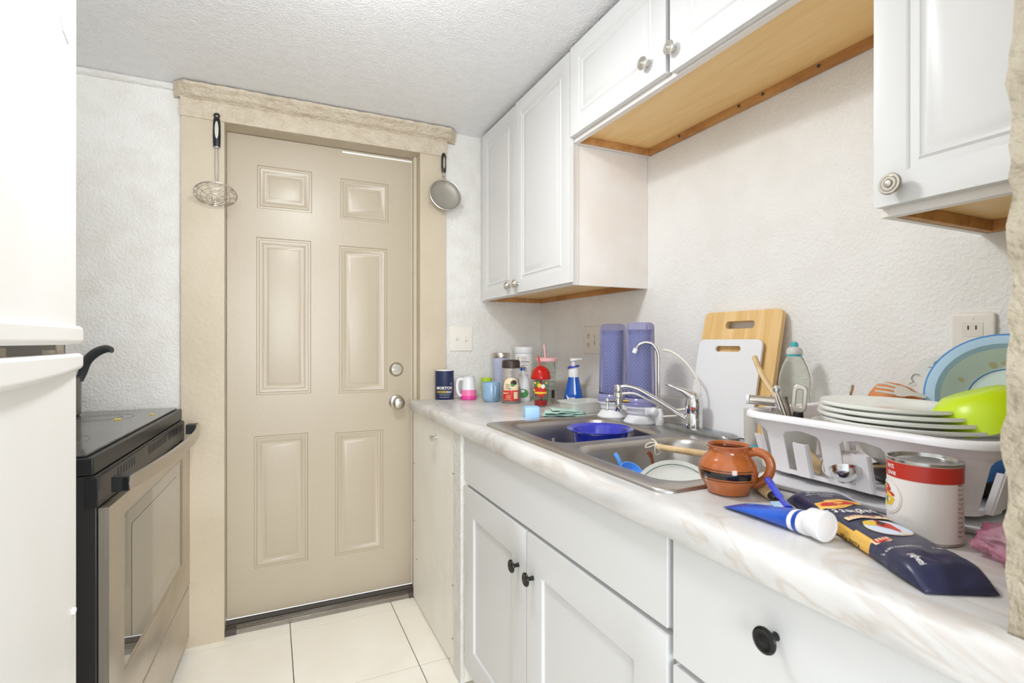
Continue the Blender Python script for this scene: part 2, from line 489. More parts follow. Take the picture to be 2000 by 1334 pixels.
# slab with profiled panels; local x across, z up, front faces -y (y=0), back y=t
def panel_slab(w, h, t, panels, prof, mi=0, edge=0.0):
    g = G()
    xs = sorted({0, w} | {a for p in panels for a in p[:2]}); zs = sorted({0, h} | {a for p in panels for a in p[2:]})
    for i in range(len(xs) - 1):
        for j in range(len(zs) - 1):
            cx, cz = (xs[i] + xs[i + 1]) / 2, (zs[j] + zs[j + 1]) / 2
            if any(p[0] < cx < p[1] and p[2] < cz < p[3] for p in panels): continue
            g.add([(xs[i], 0, zs[j]), (xs[i + 1], 0, zs[j]), (xs[i + 1], 0, zs[j + 1]), (xs[i], 0, zs[j + 1])], [(0, 1, 2, 3)], mi)
    for p in panels:
        rings = []
        for (ins, d) in prof:
            a, b, c, e = p[0] + ins, p[1] - ins, p[2] + ins, p[3] - ins
            rings.append([(a, d, c), (b, d, c), (b, d, e), (a, d, e)])
        g.loft(rings, mi, cap=(False, True))
    g.add([(0, 0, 0), (w, 0, 0), (w, 0, h), (0, 0, h), (0, t, 0), (w, t, 0), (w, t, h), (0, t, h)],
          [(0, 4, 5, 1), (1, 5, 6, 2), (2, 6, 7, 3), (3, 7, 4, 0), (4, 7, 6, 5)], mi)
    return g
def weld(o, d=0.0002):
    bm = bmesh.new(); bm.from_mesh(o.data)
    bmesh.ops.remove_doubles(bm, verts=bm.verts[:], dist=d)
    bmesh.ops.recalc_face_normals(bm, faces=bm.faces[:])
    bm.to_mesh(o.data); bm.free()
    return o
#@@STRUCT
# ------------------------------------------------------------------ room shell
def grid_box(x0, x1, y0, y1, z0, z1, n, amp, sc, seed=0):
    """box with subdivided faces, lumpy by noise"""
    bm = bmesh.new()
    bmesh.ops.create_cube(bm, size=1)
    for v in bm.verts:
        v.co = Vector(((x0 + x1) / 2 + v.co.x * (x1 - x0), (y0 + y1) / 2 + v.co.y * (y1 - y0), (z0 + z1) / 2 + v.co.z * (z1 - z0)))
    for ax, cnt in enumerate(n):
        lo = (x0, y0, z0)[ax]; hi = (x1, y1, z1)[ax]
        for k in range(1, cnt):
            no = [0, 0, 0]; no[ax] = 1; co = [0, 0, 0]; co[ax] = lo + (hi - lo) * k / cnt
            bmesh.ops.bisect_plane(bm, geom=bm.verts[:] + bm.edges[:] + bm.faces[:], plane_co=co, plane_no=no)
    bm.normal_update()
    new = []
    for v in bm.verts:
        d = noise.noise(v.co * sc + Vector((seed, 0, 0))) * amp + noise.noise(v.co * sc * 2.7 + Vector((0, seed, 0))) * amp * .5
        new.append(v.co + v.normal * d)
    g = G()
    g.v = new; bm.verts.index_update()
    g.f = [[v.index for v in f.verts] for f in bm.faces]; g.m = [0] * len(g.f)
    bm.free()
    return g

g = G()
g.box(-1.1, 1.35, -.45, 2.42, -.06, -.004, 1)
ys = [2.42, 2.268] + [2.268 - .434 * k for k in range(1, 7)]
xs = [.072 + .415 * k for k in range(-3, 4)]
gw = .0016
for i in range(len(xs) - 1):
    for j in range(len(ys) - 1):
        a, b = xs[i] + gw, xs[i + 1] - gw
        c, d = ys[j + 1] + gw, ys[j] - gw
        a, b = max(a, -1.1), min(b, 1.35)
        if b > a: g.box(a, b, c, d, -.004, 0, 0)
struct('floor', g, ['tile', 'grout'])

def cz(y): return 2.152 + .012 * (2.33 - y)
g = G()
g.add([(-1.15, -.2, cz(-.2)), (1.35, -.2, cz(-.2)), (1.35, 2.45, cz(2.45)), (-1.15, 2.45, cz(2.45)),
       (-1.15, -.2, 2.3), (1.35, -.2, 2.3), (1.35, 2.45, 2.3), (-1.15, 2.45, 2.3)],
      [(3, 2, 1, 0), (4, 5, 6, 7), (0, 1, 5, 4), (1, 2, 6, 5), (2, 3, 7, 6), (3, 0, 4, 7)])
struct('ceiling', g, 'ceiling')

g = G()
g.box(-1.1, -.18, 2.33, 2.45, 0, 2.16); g.box(.63, 1.35, 2.33, 2.45, 0, 2.16); g.box(-.18, .63, 2.33, 2.45, 2.04, 2.16)
struct('wall_back', g, 'wall')
g = G(); g.box(1.245, 1.35, .2, 2.33, 0, 2.2)
struct('wall_right', g, 'wall_smooth')
g = G(); g.box(-1.15, -1.05, -.2, 2.45, 0, 2.15)
struct('wall_left', g, 'wall')
g = grid_box(.609, 1.35, -.12, .2355, 0, 2.15, (30, 14, 150), .007, 22, 3)
struct('wall_near', g, 'partition')

# crown bead on the left part of the back wall
g = G()
rings = []
for k in range(41):
    x = -1.05 + .735 * k / 40
    w = .0015 * noise.noise(Vector((x * 30, 0, 0)))
    rings.append([(x, 2.331, 2.125), (x, 2.322 + w, 2.128 + w), (x, 2.316 + w, 2.137), (x, 2.319, 2.146 + w), (x, 2.331, 2.15)])
g.loft(rings)
struct('trim_2', g, 'wall')

# door casing
tr = thing('trim_1', '', '')
for k in ('label', 'category'): del tr[k]
tr['kind'] = 'structure'
obj('side_casing', grid_box(-.309, -.165, 2.308, 2.33, 0.0, 2.03, (6, 1, 60), .0012, 12), 'trim', tr)
obj('side_casing', grid_box(.615, .737, 2.308, 2.33, 0.0, 2.03, (6, 1, 60), .0012, 12, 5), 'trim', tr)
obj('head_casing', grid_box(-.312, .742, 2.303, 2.33, 2.027, 2.112, (90, 1, 10), .0035, 26, 2), 'trim_rough', tr)
g = G(); rings = []
prof = [(2.33, 2.098), (2.300, 2.098), (2.296, 2.103), (2.288, 2.106), (2.281, 2.113), (2.276, 2.124), (2.268, 2.130), (2.262, 2.136), (2.262, 2.147), (2.33, 2.150)]
N_ = 120
for k in range(N_ + 1):
    t = k / N_
    x = -.332 + 1.116 * t
    s = 1.0
    e = min(t, 1 - t) * 1.116
    inset = min(1, .45 + e / .035 * .55)
    rings.append([(x, 2.33 - (2.33 - y) * inset + .0035 * noise.noise(Vector((x * 28, y * 60, z * 60))), z + .003 * noise.noise(Vector((x * 25, 7 + y * 50, z * 50)))) for (y, z) in prof])
g.loft(rings)
obj('cornice', g, 'trim_rough', tr)
g = G()
g.box(-.18, -.165, 2.312, 2.45, 0, 2.04); g.box(.615, .63, 2.312, 2.45, 0, 2.04); g.box(-.18, .63, 2.312, 2.45, 2.027, 2.042)
g.box(.600, .615, 2.365, 2.402, 0, 2.027)   # stop
obj('jamb', g, 'trim', tr, bevel=.002)

# door leaf
D = thing('door_1', '', '')
for k in ('label', 'category'): del D[k]
D['kind'] = 'structure'
D.location = (-.163, 2.403, .035)
x0 = -.163; z0 = .035
def P_(a, b, c, d): return (a - x0, b - x0, c - z0, d - z0)
prof = [(0, 0), (.003, .0045), (.010, .0045), (.013, .001), (.019, .0015), (.027, .0075), (.034, .0085), (.047, .003), (.05, .0025)]
pans = [P_(-.052, .162, 1.727, 1.907), P_(.28, .492, 1.715, 1.895), P_(-.055, .158, .945, 1.606), P_(.274, .486, .938, 1.596),
        P_(-.064, .146, .223, .775), P_(.258, .468, .22, .766)]
o = obj('leaf', panel_slab(.763, 1.99, .035, pans, prof), 'door', D)
weld(o)
g = G(); g.box(.45, .762, -.004, 0, 1.974, 1.981)  # white strip painted in for daylight showing through the gap above the leaf
obj('gap_daylight_strip', g, 'strip_w', D)
g = G()
T = Matrix.Translation((.69, -.001, .955 - z0 + .02)) @ Matrix.Rotation(R(90), 4, 'X')
kx = .69
zk = .89 - z0
T = Matrix.Translation((kx, 0, zk)) @ Matrix.Rotation(R(90), 4, 'X')
g.lathe([(0, 0), (.033, 0), (.033, .003), (.028, .008), (.014, .010), (.0125, .028), (.016, .034), (.025, .042), (.0285, .052), (.027, .060), (.021, .066), (.010, .069), (0, .069)], 36, 0, T)
obj('door_knob', g, 'nickel', D)
g = G()
T = Matrix.Translation((kx, 0, 1.041 - z0)) @ Matrix.Rotation(R(90), 4, 'X')
g.lathe([(0, 0), (.032, 0), (.032, .004), (.026, .010), (.024, .013), (0, .013)], 36, 0, T)
g.box(-.016, .016, -.005, .005, .013, .028, 0, T)
obj('deadbolt', g, 'nickel', D, bevel=.001)

g = G(); g.box(-.165, .615, 2.335, 2.402, 0, .020, 0); g.box(-.165, .615, 2.385, 2.402, .02, .033, 1)
for k in range(3): g.box(-.165, .615, 2.342 + k * .013, 2.346 + k * .013, .02, .0225, 0)
g.box(-.165, -.125, 2.333, 2.36, .0, .024, 1); g.box(.57, .60, 2.333, 2.36, 0, .024, 1)
struct('trim_3', g, ['thresh', 'dark_rubber'], bevel=.001)

# ------------------------------------------------------------------ knobs
def knob_g(kind):
    g = G()
    if kind == 'nickel':
        p = [(0, 0), (.008, 0), (.0065, .004), (.006, .012), (.010, .015), (.0165, .017), (.0172, .020), (.0155, .0225), (.0125, .0225), (.0115, .0215), (.0105, .0235), (.0075, .0235), (.0065, .0225), (.0045, .025), (0, .0255)]
    else:
        p = [(0, 0), (.006, 0), (.005, .004), (.005, .016), (.009, .018), (.0165, .0195), (.0172, .0215), (.0165, .0235), (.0135, .0245), (.0115, .0235), (.006, .0245), (0, .0248)]
    g.lathe(p, 32)
    return g
def knob(parent, lx, lz, kind='nickel'):
    """knob on a door whose front is local y=0 facing -y"""
    o = obj('knob', knob_g('nickel' if kind == 'nickel' else 'k'), 'nickel' if kind == 'nickel' else 'black_knob', parent)
    o.location = (lx, 0, lz); o.rotation_euler = (R(90), 0, 0)
    return o
RZ = R(-90)     # fronts that face -X

# ------------------------------------------------------------------ wall cabinets
raised = [(0, 0), (.004, .004), (.014, .0045), (.018, .0015), (.022, .0045), (.026, .0045), (.034, .0015), (.05, .001)]
def wall_cab(label, ya, yb, zb, zt, doors, gapz=0, ledger=True, side=False):
    """ya far end, yb near end"""
    c = thing('wall_cabinet', label, 'cabinet', (.925, ya, zb))
    w = ya - yb; h = zt - zb
    F = lambda x, y, z: (x, -y, z)
    g = G()
    B = lambda a, b, y0_, y1_, c_, d_, mi=0: g.box(a, b, -y0_, -y1_, c_, d_, mi)
    xr = 1.2445 - .925
    B(0, xr, 0, .012, 0, h); B(0.0, xr, w - .012, w, 0, h); B(0, xr, 0, w, h - .012, h); 
    B(0, .018, .012, w - .012, .0, h)
    if side: B(-.001, .022, w - .0005, w + .003, .0, h)
    obj('carcass', g, 'cab_side', c, bevel=.0008)
    g = G()
    g.box(.018, xr, -.012, -(w - .012), .022, .03)
    obj('bottom_panel', g, 'under_wood', c)
    g = G()
    g.box(.02, xr - .018, -.0125, -.026, .001, .022); g.box(xr - .018, xr, -.0125, -(w - .0125), .001, .022)
    obj('ledger', g, 'under_edge', c, bevel=.001)
    if ledger:
        g = G()
        for yy in (.18, .42, .5, .66, .84):
            if yy < w - .05:
                T = Matrix.Translation((xr - .0195, -yy, .012)) @ Matrix.Rotation(R(-90), 4, 'Y')
                g = G(); g.lathe([(0, 0), (.0045, 0), (.003, .003), (0, .003)], 10, 0, T)
                obj('screw', g, 'dark_slot', c)
    for (a, b, z1, z2, kx_, kz) in doors:
        d = obj('door', panel_slab(a - b, z2 - z1, .019, [(.048, a - b - .048, .048, z2 - z1 - .048)], raised), 'cab', c)
        weld(d)
        m = d.modifiers.new('bevel', 'BEVEL'); m.width = .003; m.segments = 2; m.limit_method = 'ANGLE'; m.angle_limit = R(80)
        d.rotation_euler = (0, 0, RZ); d.location = (-.020, -(ya - a), z1 - zb)
        knob(d, a - kx_, kz - z1)
    return c
wall_cab('tall white two-door wall cabinet in the corner over the counter', 2.328, 1.500, 1.362, 2.148,
         [(2.275, 1.915, 1.364, 2.136, 1.959, 1.402), (1.908, 1.486, 1.368, 2.140, 1.884, 1.403)], ledger=False, side=True)
c = wall_cab('short white wall cabinet above the sink with bare wood underside', 1.497, .527, 1.838, 2.150,
         [(1.482, 1.021, 1.851, 2.146, 1.09, 1.903), (1.006, .545, 1.842, 2.143, .990, 1.893)])
g = G(); g.box(-.0006, 0, -(1.497 - 1.022), -(1.497 - 1.005), .014, .30)  # dark strip over the white face frame, shade between the doors painted in
obj('door_gap_shade', g, 'dark_gap', c)
wall_cab('nearest white wall cabinet, right of the sink, one door showing',   .524, .25, 1.376, 2.155,
         [(.523, .251, 1.390, 2.145, .488, 1.419)], ledger=False)
# small lip moulding under nearest door
# ------------------------------------------------------------------ base cabinets
def base_cab(label, ya, yb, xf=.61):
    c = thing('base_cabinet', label, 'cabinet', (xf, ya, 0))
    w = ya - yb
    g = G()
    g.box(0, .018, -.0005, -(w - .0005), .10, .8575); g.box(.61, .628, -.0005, -(w - .0005), .10, .8575)
    g.box(.018, .61, -.0005, -.0185, .10, .8575); g.box(.018, .61, -(w - .0185), -(w - .0005), .10, .8575)
    g.box(.018, .61, -.0185, -(w - .0185), .10, .118)
    g.box(.07, .62, -.0005, -(w - .0005), .0, .10)
    obj('carcass', g, 'cab_low', c, bevel=.0008)
    return c
c = base_cab('white sink base cabinet with two shaker doors and black knobs', 1.666, .656)
g = G(); g.box(-.018, 0, -.022, -(1.666 - .664), .697, .857)
obj('false_front', g, 'cab_low', c, bevel=.001)
shaker = [(0, 0), (.0015, .008), (.01, .008)]
for (a, b, kx_, kz) in ((1.641, 1.181, 1.249, .583), (1.176, .664, 1.170, .585)):
    w = a - b
    d = obj('door', panel_slab(w, .608, .019, [(.078, w - .085, .085, .608 - .088)], shaker), 'cab_low', c)
    weld(d)
    d.modifiers.new('b', 'BEVEL').width = .0012
    d.rotation_euler = (0, 0, RZ); d.location = (-.020, -(1.666 - a), .078)
    kx2 = 1.225 if a > 1.5 else 1.141
    knob(d, a - kx2, .583 - .078, 'black')
c = base_cab('white drawer base cabinet at the near end of the counter', .655, .25)
for (z1, z2, has) in ((.656, .851, True), (.42, .645, True), (.12, .41, True)):
    g = G(); g.box(-.018, 0, -.004, -.403, z1, z2)
    d = obj('drawer', g, 'cab_low', c, bevel=.0012)
    k = obj('knob', knob_g('k'), 'black_knob', d)
    k.location = (-.018, -(.655 - .462), (z1 + z2) / 2 + (.035 if z1 > .6 else 0)); k.rotation_euler = (0, R(-90), 0)

c = thing('plywood_cabinet', 'cream-painted plywood cupboard front beside the door with a small lever pull', 'cabinet', (.588, 2.326, 0))
g = G(); g.box(.012, .6, 0, -.658, .006, .855)
obj('carcass', g, 'plywood', c)
g = grid_box(0, .012, -.575, -.004, .012, .852, (1, 30, 40), .0010, 14)
d = obj('door', g, 'plywood', c)
obj('stile', grid_box(-.003, .012, -.658, -.58, .002, .855, (1, 8, 60), .0022, 30), 'wall', c)
g = G()
T = Matrix.Translation((0, -.365, .795))
g.tube([(0, 0, 0), (-.022, 0, 0)], .0055, 10, 0, T); g.tube([(-.022, .006, .002), (-.026, -.012, 0), (-.024, -.034, -.004)], [.006, .0055, .007], 10, 0, T)
g.lathe([(0, 0), (.009, 0), (.007, .004), (0, .004)], 16, 0, T @ Matrix.Rotation(R(-90), 4, 'Y'))
obj('lever_pull', g, 'chrome', d)
for (y, z) in ((-.57, .70), (-.565, .30), (-.565, .11), (-.02, .62), (-.02, .36), (-.06, .2), (-.53, .02)):
    g = G(); g.lathe([(0, 0), (.003, 0), (.002, .0015), (0, .0015)], 8, 0, Matrix.Translation((-.0005, y, z)) @ Matrix.Rotation(R(-90), 4, 'Y'))
    obj('nail_head', g, 'dark_slot', d)

# ------------------------------------------------------------------ counter
c = thing('countertop', 'white marble-pattern laminate countertop with a rounded front edge', 'countertop', (.57, .05, .86))
#countertop front nosing runs on past the wall end
g = G()
def cb(x0, x1, y0, y1): g.box(x0 - .57, x1 - .57, y0 - .05, y1 - .05, 0, .045)
HX0, HX1, HY0, HY1 = .635, 1.15, .725, 1.505
cb(.606, HX0, .2365, 2.3275); cb(HX1, 1.2445, .2365, 2.3275); cb(HX0, HX1, HY1, 2.3275); cb(HX0, HX1, .2365, HY0)
g2 = G(); rings = []
for k in range(2):
    y = (0, 2.2775)[k]
    rr = [(.036, 0), (.010, 0), (.003, -.002), (0, .006), (-.001, .022), (.001, .032), (.006, .040), (.014, .0442), (.024, .045), (.036, .045)]
    rings.append([(a, y, b) for a, b in rr])
g2.loft(rings)
g.add(g2.v, g2.f)
obj('top', g, 'marble', c, ang=50)
g = G()
g2 = G(); rings = []
for y in (0.200, 2.2775):
    rings.append([(.652, y, .045), (.652, y, .115), (.656, y, .121), (.664, y, .124), (.6745, y, .124), (.6745, y, .045)])
g.loft(rings)
obj('backsplash', g, 'marble', c)
g = G(); rings = []
for k in range(121):
    y = 1.44 - .05 - .36 * k / 120
    e = math.sin(PI * k / 120) ** .3
    h_ = max(.0008, .004 * e * (.5 + noise.noise(Vector((y * 70, 0, 0))) * 1.1)); q = .0012 * e
    rings.append([(.004, y, -.001), (.003 - q, y, h_ * .5), (.0028 - q, y, h_), (.006, y, h_), (.010, y, 0), (.009, y, -.002 * e)])
g.loft(rings)
obj('chipped_edge', g, 'chip', c)

# ------------------------------------------------------------------ sink
s = thing('double_sink', 'stainless steel double-bowl drop-in kitchen sink', 'sink', (0, 0, 0))
def rl(x0, x1, y0, y1, r, z, n=7): return [(a, b, z) for a, b in rrect(x0, x1, y0, y1, r, n)]
g = G()
out = rrect(.617, 1.167, .700, 1.527, .03, 7)
b1 = rrect(.657, 1.018, 1.132, 1.480, .055, 7); b2 = rrect(.657, 1.018, .732, 1.092, .055, 7)
bm = bmesh.new()
for lp in (out, b1, b2):
    vv = [bm.verts.new((p[0], p[1], .9115)) for p in lp]
    for i in range(len(vv)): bm.edges.new((vv[i], vv[(i + 1) % len(vv)]))
bmesh.ops.triangle_fill(bm, use_beauty=True, edges=bm.edges[:], normal=(0, 0, 1))
bm.verts.index_update()
g.add([v.co.copy() for v in bm.verts], [[v.index for v in f.verts] for f in bm.faces]); bm.free()
g.loft([rl(.617, 1.167, .700, 1.527, .03, .9115), rl(.614, 1.170, .697, 1.530, .032, .9095), rl(.613, 1.171, .696, 1.531, .033, .9055)], cap=(False, False))
def basin(x0, x1, y0, y1, floor):
    L = [rl(x0, x1, y0, y1, .055, .9115)]
    for (i, z, r) in ((.003, .910, .056), (.007, .904, .058), (.010, .895, .06), (.018, floor + .03, .06), (.024, floor + .012, .06), (.036, floor + .003, .055), (.05, floor, .05)):
        L.append(rl(x0 + i, x1 - i, y0 + i, y1 - i, r, z))
    g.loft(L, cap=(False, True))
basin(.657, 1.018, 1.132, 1.480, .775); basin(.657, 1.018, .732, 1.092, .735)
o = obj('body', g, 'sink', s, ang=50)
weld(o, .0001)
for (x, y, z) in ((.84, 1.31, .775), (.84, .91, .735)):
    g = G(); g.lathe([(.0, .002), (.018, .002), (.022, .0035), (.04, .0035), (.044, .0006)], 28, 0, c=(x, y, z), cap=(True, False))
    obj('drain', g, 'chrome_dull', s)

# ------------------------------------------------------------------ stove
s = thing('stove', 'electric range with black glass cooktop and stainless oven door', 'stove', (-.359, 1.427, 0), R(86.83))
LW = .893
g = G()
g.box(.004, LW, -.008, .625, .03, .872, 0)
obj('body', g, 'black_enamel', s, bevel=.002)
g = G()
g.box(-.002, LW + .003, -.004, .635, .874, .913, 0); g.box(.008, LW - .01, .012, .6, .9135, .9195, 1)
obj('cooktop', g, ['black', 'black_gloss'], s, bevel=.007, seg=3)
for (x, y, r) in ((.22, .18, .105), (.67, .18, .085), (.22, .45, .085), (.67, .45, .105)):
    g = G()
    for q in (r, r * .62):
        g.lathe([(q - .0012, .9196), (q + .0012, .9196), (q + .0012, .9199), (q - .0012, .9199), (q - .0012, .9196)], 48, 0, c=(x, y, 0), cap=(False, False))
    obj('burner_ring', g, 'grey_ring', s)
g = G()
g.box(-.001, LW, -.012, .012, .802, .868, 0)
for cl in ((.13, .26, 7), (.40, .60, 12), (.64, .76, 7), (.80, .84, 3)):
    for k in range(cl[2]):
        x = cl[0] + (cl[1] - cl[0]) * k / (cl[2] - 1)
        g.box(x, x + .006, -.0128, -.010, .838, .862, 1)
obj('vent_panel', g, ['black', 'dark_gap'], s, bevel=.003)
d = obj('oven_door', panel_slab(LW - .012, .548, .020, [(.105, .745, .118, .502)], [(0, 0), (.003, .004), (.006, .004)]), 'steel', s)
weld(d); d.location = (.008, -.03, .25)
g = G()
g.patch(lambda x, y: (x, 0, y), rrect(.112, .738, .125, .495, .02), 0, rings=2)
g.patch(lambda x, y: (x, -.0006, y), rrect(.175, .68, .165, .455, .008), 1, rings=2)
obj('window', g, ['oven_glass', 'oven_inner'], d, loc=(0, .0035, 0), fixn=False)
g = G()
pts = [(.012 + .83 * t, -.026 - .046 * math.sin(PI * min(1, max(0, t))) ** .7, .595 + .01 * math.sin(PI * t)) for t in [k / 30 for k in range(31)]]
rings = []
for i, p in enumerate(pts):
    rings.append([(p[0], p[1] - .006, p[2] - .016), (p[0], p[1] - .008, p[2]), (p[0], p[1] - .006, p[2] + .016), (p[0], p[1] + .006, p[2] + .014), (p[0], p[1] + .006, p[2] - .014)])
g.loft(rings)
g.m = [0] * len(g.m)
g.box(.012, .05, -.034, .0, .578, .612, 1); g.box(.80, .842, -.034, .0, .578, .612, 1)
obj('handle', g, ['steel_bar', 'black'], d, bevel=.001)
g = G(); g.box(.006, LW - .002, -.028, .012, .045, .238)
obj('drawer', g, 'steel', s, bevel=.003)
# food bits
for (x, y, r, n_) in ((.68, .10, .012, 5), (.80, .06, .008, 3)):
    pass
def sloc(x, y):
    a = R(86.83)
    return (-.359 + x * math.cos(a) - y * math.sin(a), 1.427 + x * math.sin(a) + y * math.cos(a))
for i, (x, y, r, lab) in enumerate(((.60, .12, .010, 'larger yellow food scrap on the black cooktop'), (.70, .05, .006, 'small pale food crumb near the front edge of the cooktop'))):
    g = G(); p = sloc(x, y)
    for k in range(4):
        a = random.random() * 6.28
        g.lathe([(0, 0), (r * .5, .0005), (r * .4, .003), (0, .004)], 7, 0, c=(math.cos(a) * r * .6, math.sin(a) * r * .6, 0), sx=1.3)
    o = obj('food_scrap', g, 'food', loc=(p[0], p[1], .9196)); tag(o, lab, 'food scrap')

# saucepan
p = thing('saucepan', 'grey saucepan with black curved handle at the back of the stove', 'pan', (-.665, 2.19, .9199))
g = G()
g.lathe([(0, 0), (.078, 0), (.084, .006), (.085, .128), (.088, .131), (.085, .134), (.081, .130), (.080, .008), (0, .006)], 48, cap=(False, False))
obj('pot', g, 'pan', p)
g = G()
path = bez([(.078, .012, .118), (.088, .008, .145), (.105, -.012, .185), (.135, -.035, .213), (.168, -.058, .226), (.186, -.07, .222)], 6)
g.tube(path, [.011 + .004 * math.sin(i / len(path) * 3) for i in range(len(path))], 12, 0, flat=.65)
obj('handle', g, 'handle_grey', p)

# ------------------------------------------------------------------ refrigerator
f = thing('refrigerator', 'white top-freezer refrigerator cut off by the left edge of the photo', 'refrigerator', (-.30, 1.113, 0))
g = G(); g.box(-.70, -.07, -.755, -.004, .02, 1.775)
obj('body', g, 'fridge', f, bevel=.008)
g = G(); g.box(-.065, -.012, -.75, -.012, .12, 1.77)
obj('gasket', g, 'gasket', f)
def fdoor(name, z0, z1, lipz0, lipz1, curve):
    g = G(); rings = []
    g.box(-.06, 0, -.76, 0, z0, z1)
    n = 24
    rr = []
    for k in range(n + 1):
        y = .003 - .768 * k / n
        t = abs(y + .38) / .38
        bow = .010 * (1 - t ** 3)
        cz_ = curve * (1 - t ** 2)
        rr.append([(-.058, y, lipz0 - cz_), (.004 + bow, y, lipz0 - cz_), (.009 + bow, y, lipz0 + .004 - cz_), (.009 + bow, y, lipz1 - .005), (.004 + bow, y, lipz1), (-.058, y, lipz1)])
    g.loft(rr)
    return obj(name, g, 'fridge', f, bevel=.004, seg=3)
fz = fdoor('freezer_door', 1.188, 1.772, 1.165, 1.196, .0)
fd = fdoor('fridge_door', .10, 1.145, 1.123, 1.150, .012)
g = G()
g.box(-.045, -.008, -.055, -.03, 1.146, 1.166)
obj('hinge_bracket', g, 'fridge_trim', f, bevel=.002)
for k in range(8):
    y = -.06 - k * .085
    g = G(); g.box(-.04, -.01 - .004 * (k % 2), y - .05, y, 1.149, 1.157 + .003 * (k % 3))
    obj('seal_clip', g, 'fridge_trim', f, bevel=.002)
g = G()
pl = [(-.078, 1.80), (-.078, 1.688), (-.066, 1.664), (-.041, 1.655), (-.041, 1.80)]
pl = [(y, min(z, 1.765)) for y, z in pl]
n = len(pl)
g.add([(.0, y, z) for y, z in pl] + [(.003, y, z) for y, z in pl], [tuple(range(n)), tuple(range(n, 2 * n))[::-1]] + [(i, (i + 1) % n, n + (i + 1) % n, n + i) for i in range(n)])
obj('name_plate', g, 'white_pl', fz, bevel=.0008)
g = G(); g.lathe([(0, 0), (.006, 0), (.005, .004), (0, .005)], 14, 0, Matrix.Translation((0, -.02, .72)) @ Matrix.Rotation(R(90), 4, 'Y'))
obj('bumper', g, 'white_pl', fd)
#@@OBJ
# ------------------------------------------------------------------ wall plates
def rock(g, T, z=0):
    pass
# two toggle switch beside the door (faces -Y)
p = thing('light_switch', 'white double light switch plate on the wall beside the door', 'light switch', (.818, 2.33, 1.183))
g = G(); g.box(-.0575, .0575, -.005, -.0003, -.058, .058)
obj('plate', g, 'plate_w', p, bevel=.003, seg=3)
for sx in (-.023, .023):
    g = G(); g.box(sx - .0055, sx + .0055, -.0056, -.004, -.012, .012, 1)
    g.box(sx - .0045, sx + .0045, -.015, -.004, -.002 if sx < 0 else -.008, .009 if sx < 0 else .003, 0)
    obj('toggle', g, ['plate_w', 'outlet_in'], p, bevel=.001)
# outlets on right wall (faces -X): local frame x -> -Y
def duplex(g, cx, slots=True, only_top=False):
    for s_ in ((1,) if only_top else (1, -1)):
        zc = .0195 * s_
        g.patch(lambda x, y: (x, -.0062, y), [(cx + .0165 * math.cos(t) , zc + max(-.0125, min(.0125, .017 * math.sin(t)))) for t in [2 * PI * k / 28 for k in range(28)]], 1, rings=1)
        for dx in (-.006, .006):
            g.box(cx + dx - .001, cx + dx + .001, -.0068, -.006, zc - .003, zc + .006, 2)
        g.box(cx - .002, cx + .002, -.0068, -.006, zc - .010, zc - .0065, 2)
p = thing('wall_outlet', 'double-gang cream plate with outlet and switch on the wall behind the water filter', 'outlet', (1.245, 1.853, 1.176), RZ)
g = G(); g.box(-.066, .066, -.006, -.0003, -.058, .058)
obj('plate', g, 'plate_w', p, bevel=.003, seg=3)
g = G(); duplex(g, -.026)
obj('receptacle', g, ['plate_w', 'outlet_in', 'dark_slot'], p, fixn=False)
g = G(); g.box(.015, .033, -.0075, -.005, -.022, .022, 0); g.box(.020, .028, -.009, -.007, -.004, .012, 0); g.box(.0235, .0245, -.0095, -.0075, -.02, .02, 2)
obj('switch', g, ['plate_w', 'outlet_in', 'dark_slot'], p, bevel=.0008)
p = thing('wall_outlet', 'cream outlet plate on the wall above the blue bowl', 'outlet', (1.245, .533, 1.167), RZ)
g = G(); g.box(-.035, .035, -.009, -.0003, -.058, .058)
obj('plate', g, 'plate_w', p, bevel=.004, seg=3)
g = G()
for s_ in (1, -1):
    zc = .026 * s_ + .004
    g.box(-.017, .017, -.0098, -.0085, zc - .017, zc + .010, 1)
    for dx in (-.0062, .0062): g.box(dx - .0011, dx + .0011, -.0104, -.0095, zc - .004, zc + .004, 2)
g.lathe([(0, 0), (.0028, 0), (.0022, .001), (0, .0012)], 12, 0, Matrix.Translation((0, -.009, .047)) @ Matrix.Rotation(R(90), 4, 'X'))
obj('receptacle', g, ['plate_w', 'outlet_in', 'dark_slot'], p)

# ------------------------------------------------------------------ hanging strainers
p = thing('spider_skimmer', 'spiral wire skimmer with long black and silver handle hanging left of the door', 'skimmer', (-.19, 2.300, 2.045))
def paddle(h, w, top):
    g = G()
    def sec(z, a, b): return [(a * math.cos(t), b * math.sin(t), z) for t in [2 * PI * k / 16 for k in range(16)]]
    n = 14
    g.loft([sec(-h * k / n, w * (.62 + .38 * math.sin(PI * min(1, (k / n) * .9 + .1))), .008 * (.6 + .4 * math.sin(PI * (k / n) * .9 + .2))) for k in range(n + 1)])
    return g
g = G()
g.tube(arc((0, 0, 0), .008, 0, 360, 17)[:-1], .0035, 8, closed=True)
g.loft([[(a * math.cos(t), b * math.sin(t), z) for t in [2 * PI * k / 16 for k in range(16)]] for (z, a, b) in
        ((-.006, .006, .004), (-.012, .011, .007), (-.03, .0125, .008), (-.075, .0135, .009), (-.11, .0125, .009), (-.122, .0115, .008))])
obj('handle', g, 'black', p)
g = G(); g.patch(lambda x, y: (x, -.0098 + .2 * abs(x) ** 1.5, y), ell(0, -.058, .0065, .034, 20), 0, rings=3)
obj('handle_inlay', g, 'nickel', p, fixn=False)
g = G()
for sx in (-1, 1): g.tube(bez([(sx * .0045, 0, -.12), (sx * .006, 0, -.20), (sx * .003, 0, -.262)], 5), .0016, 8)
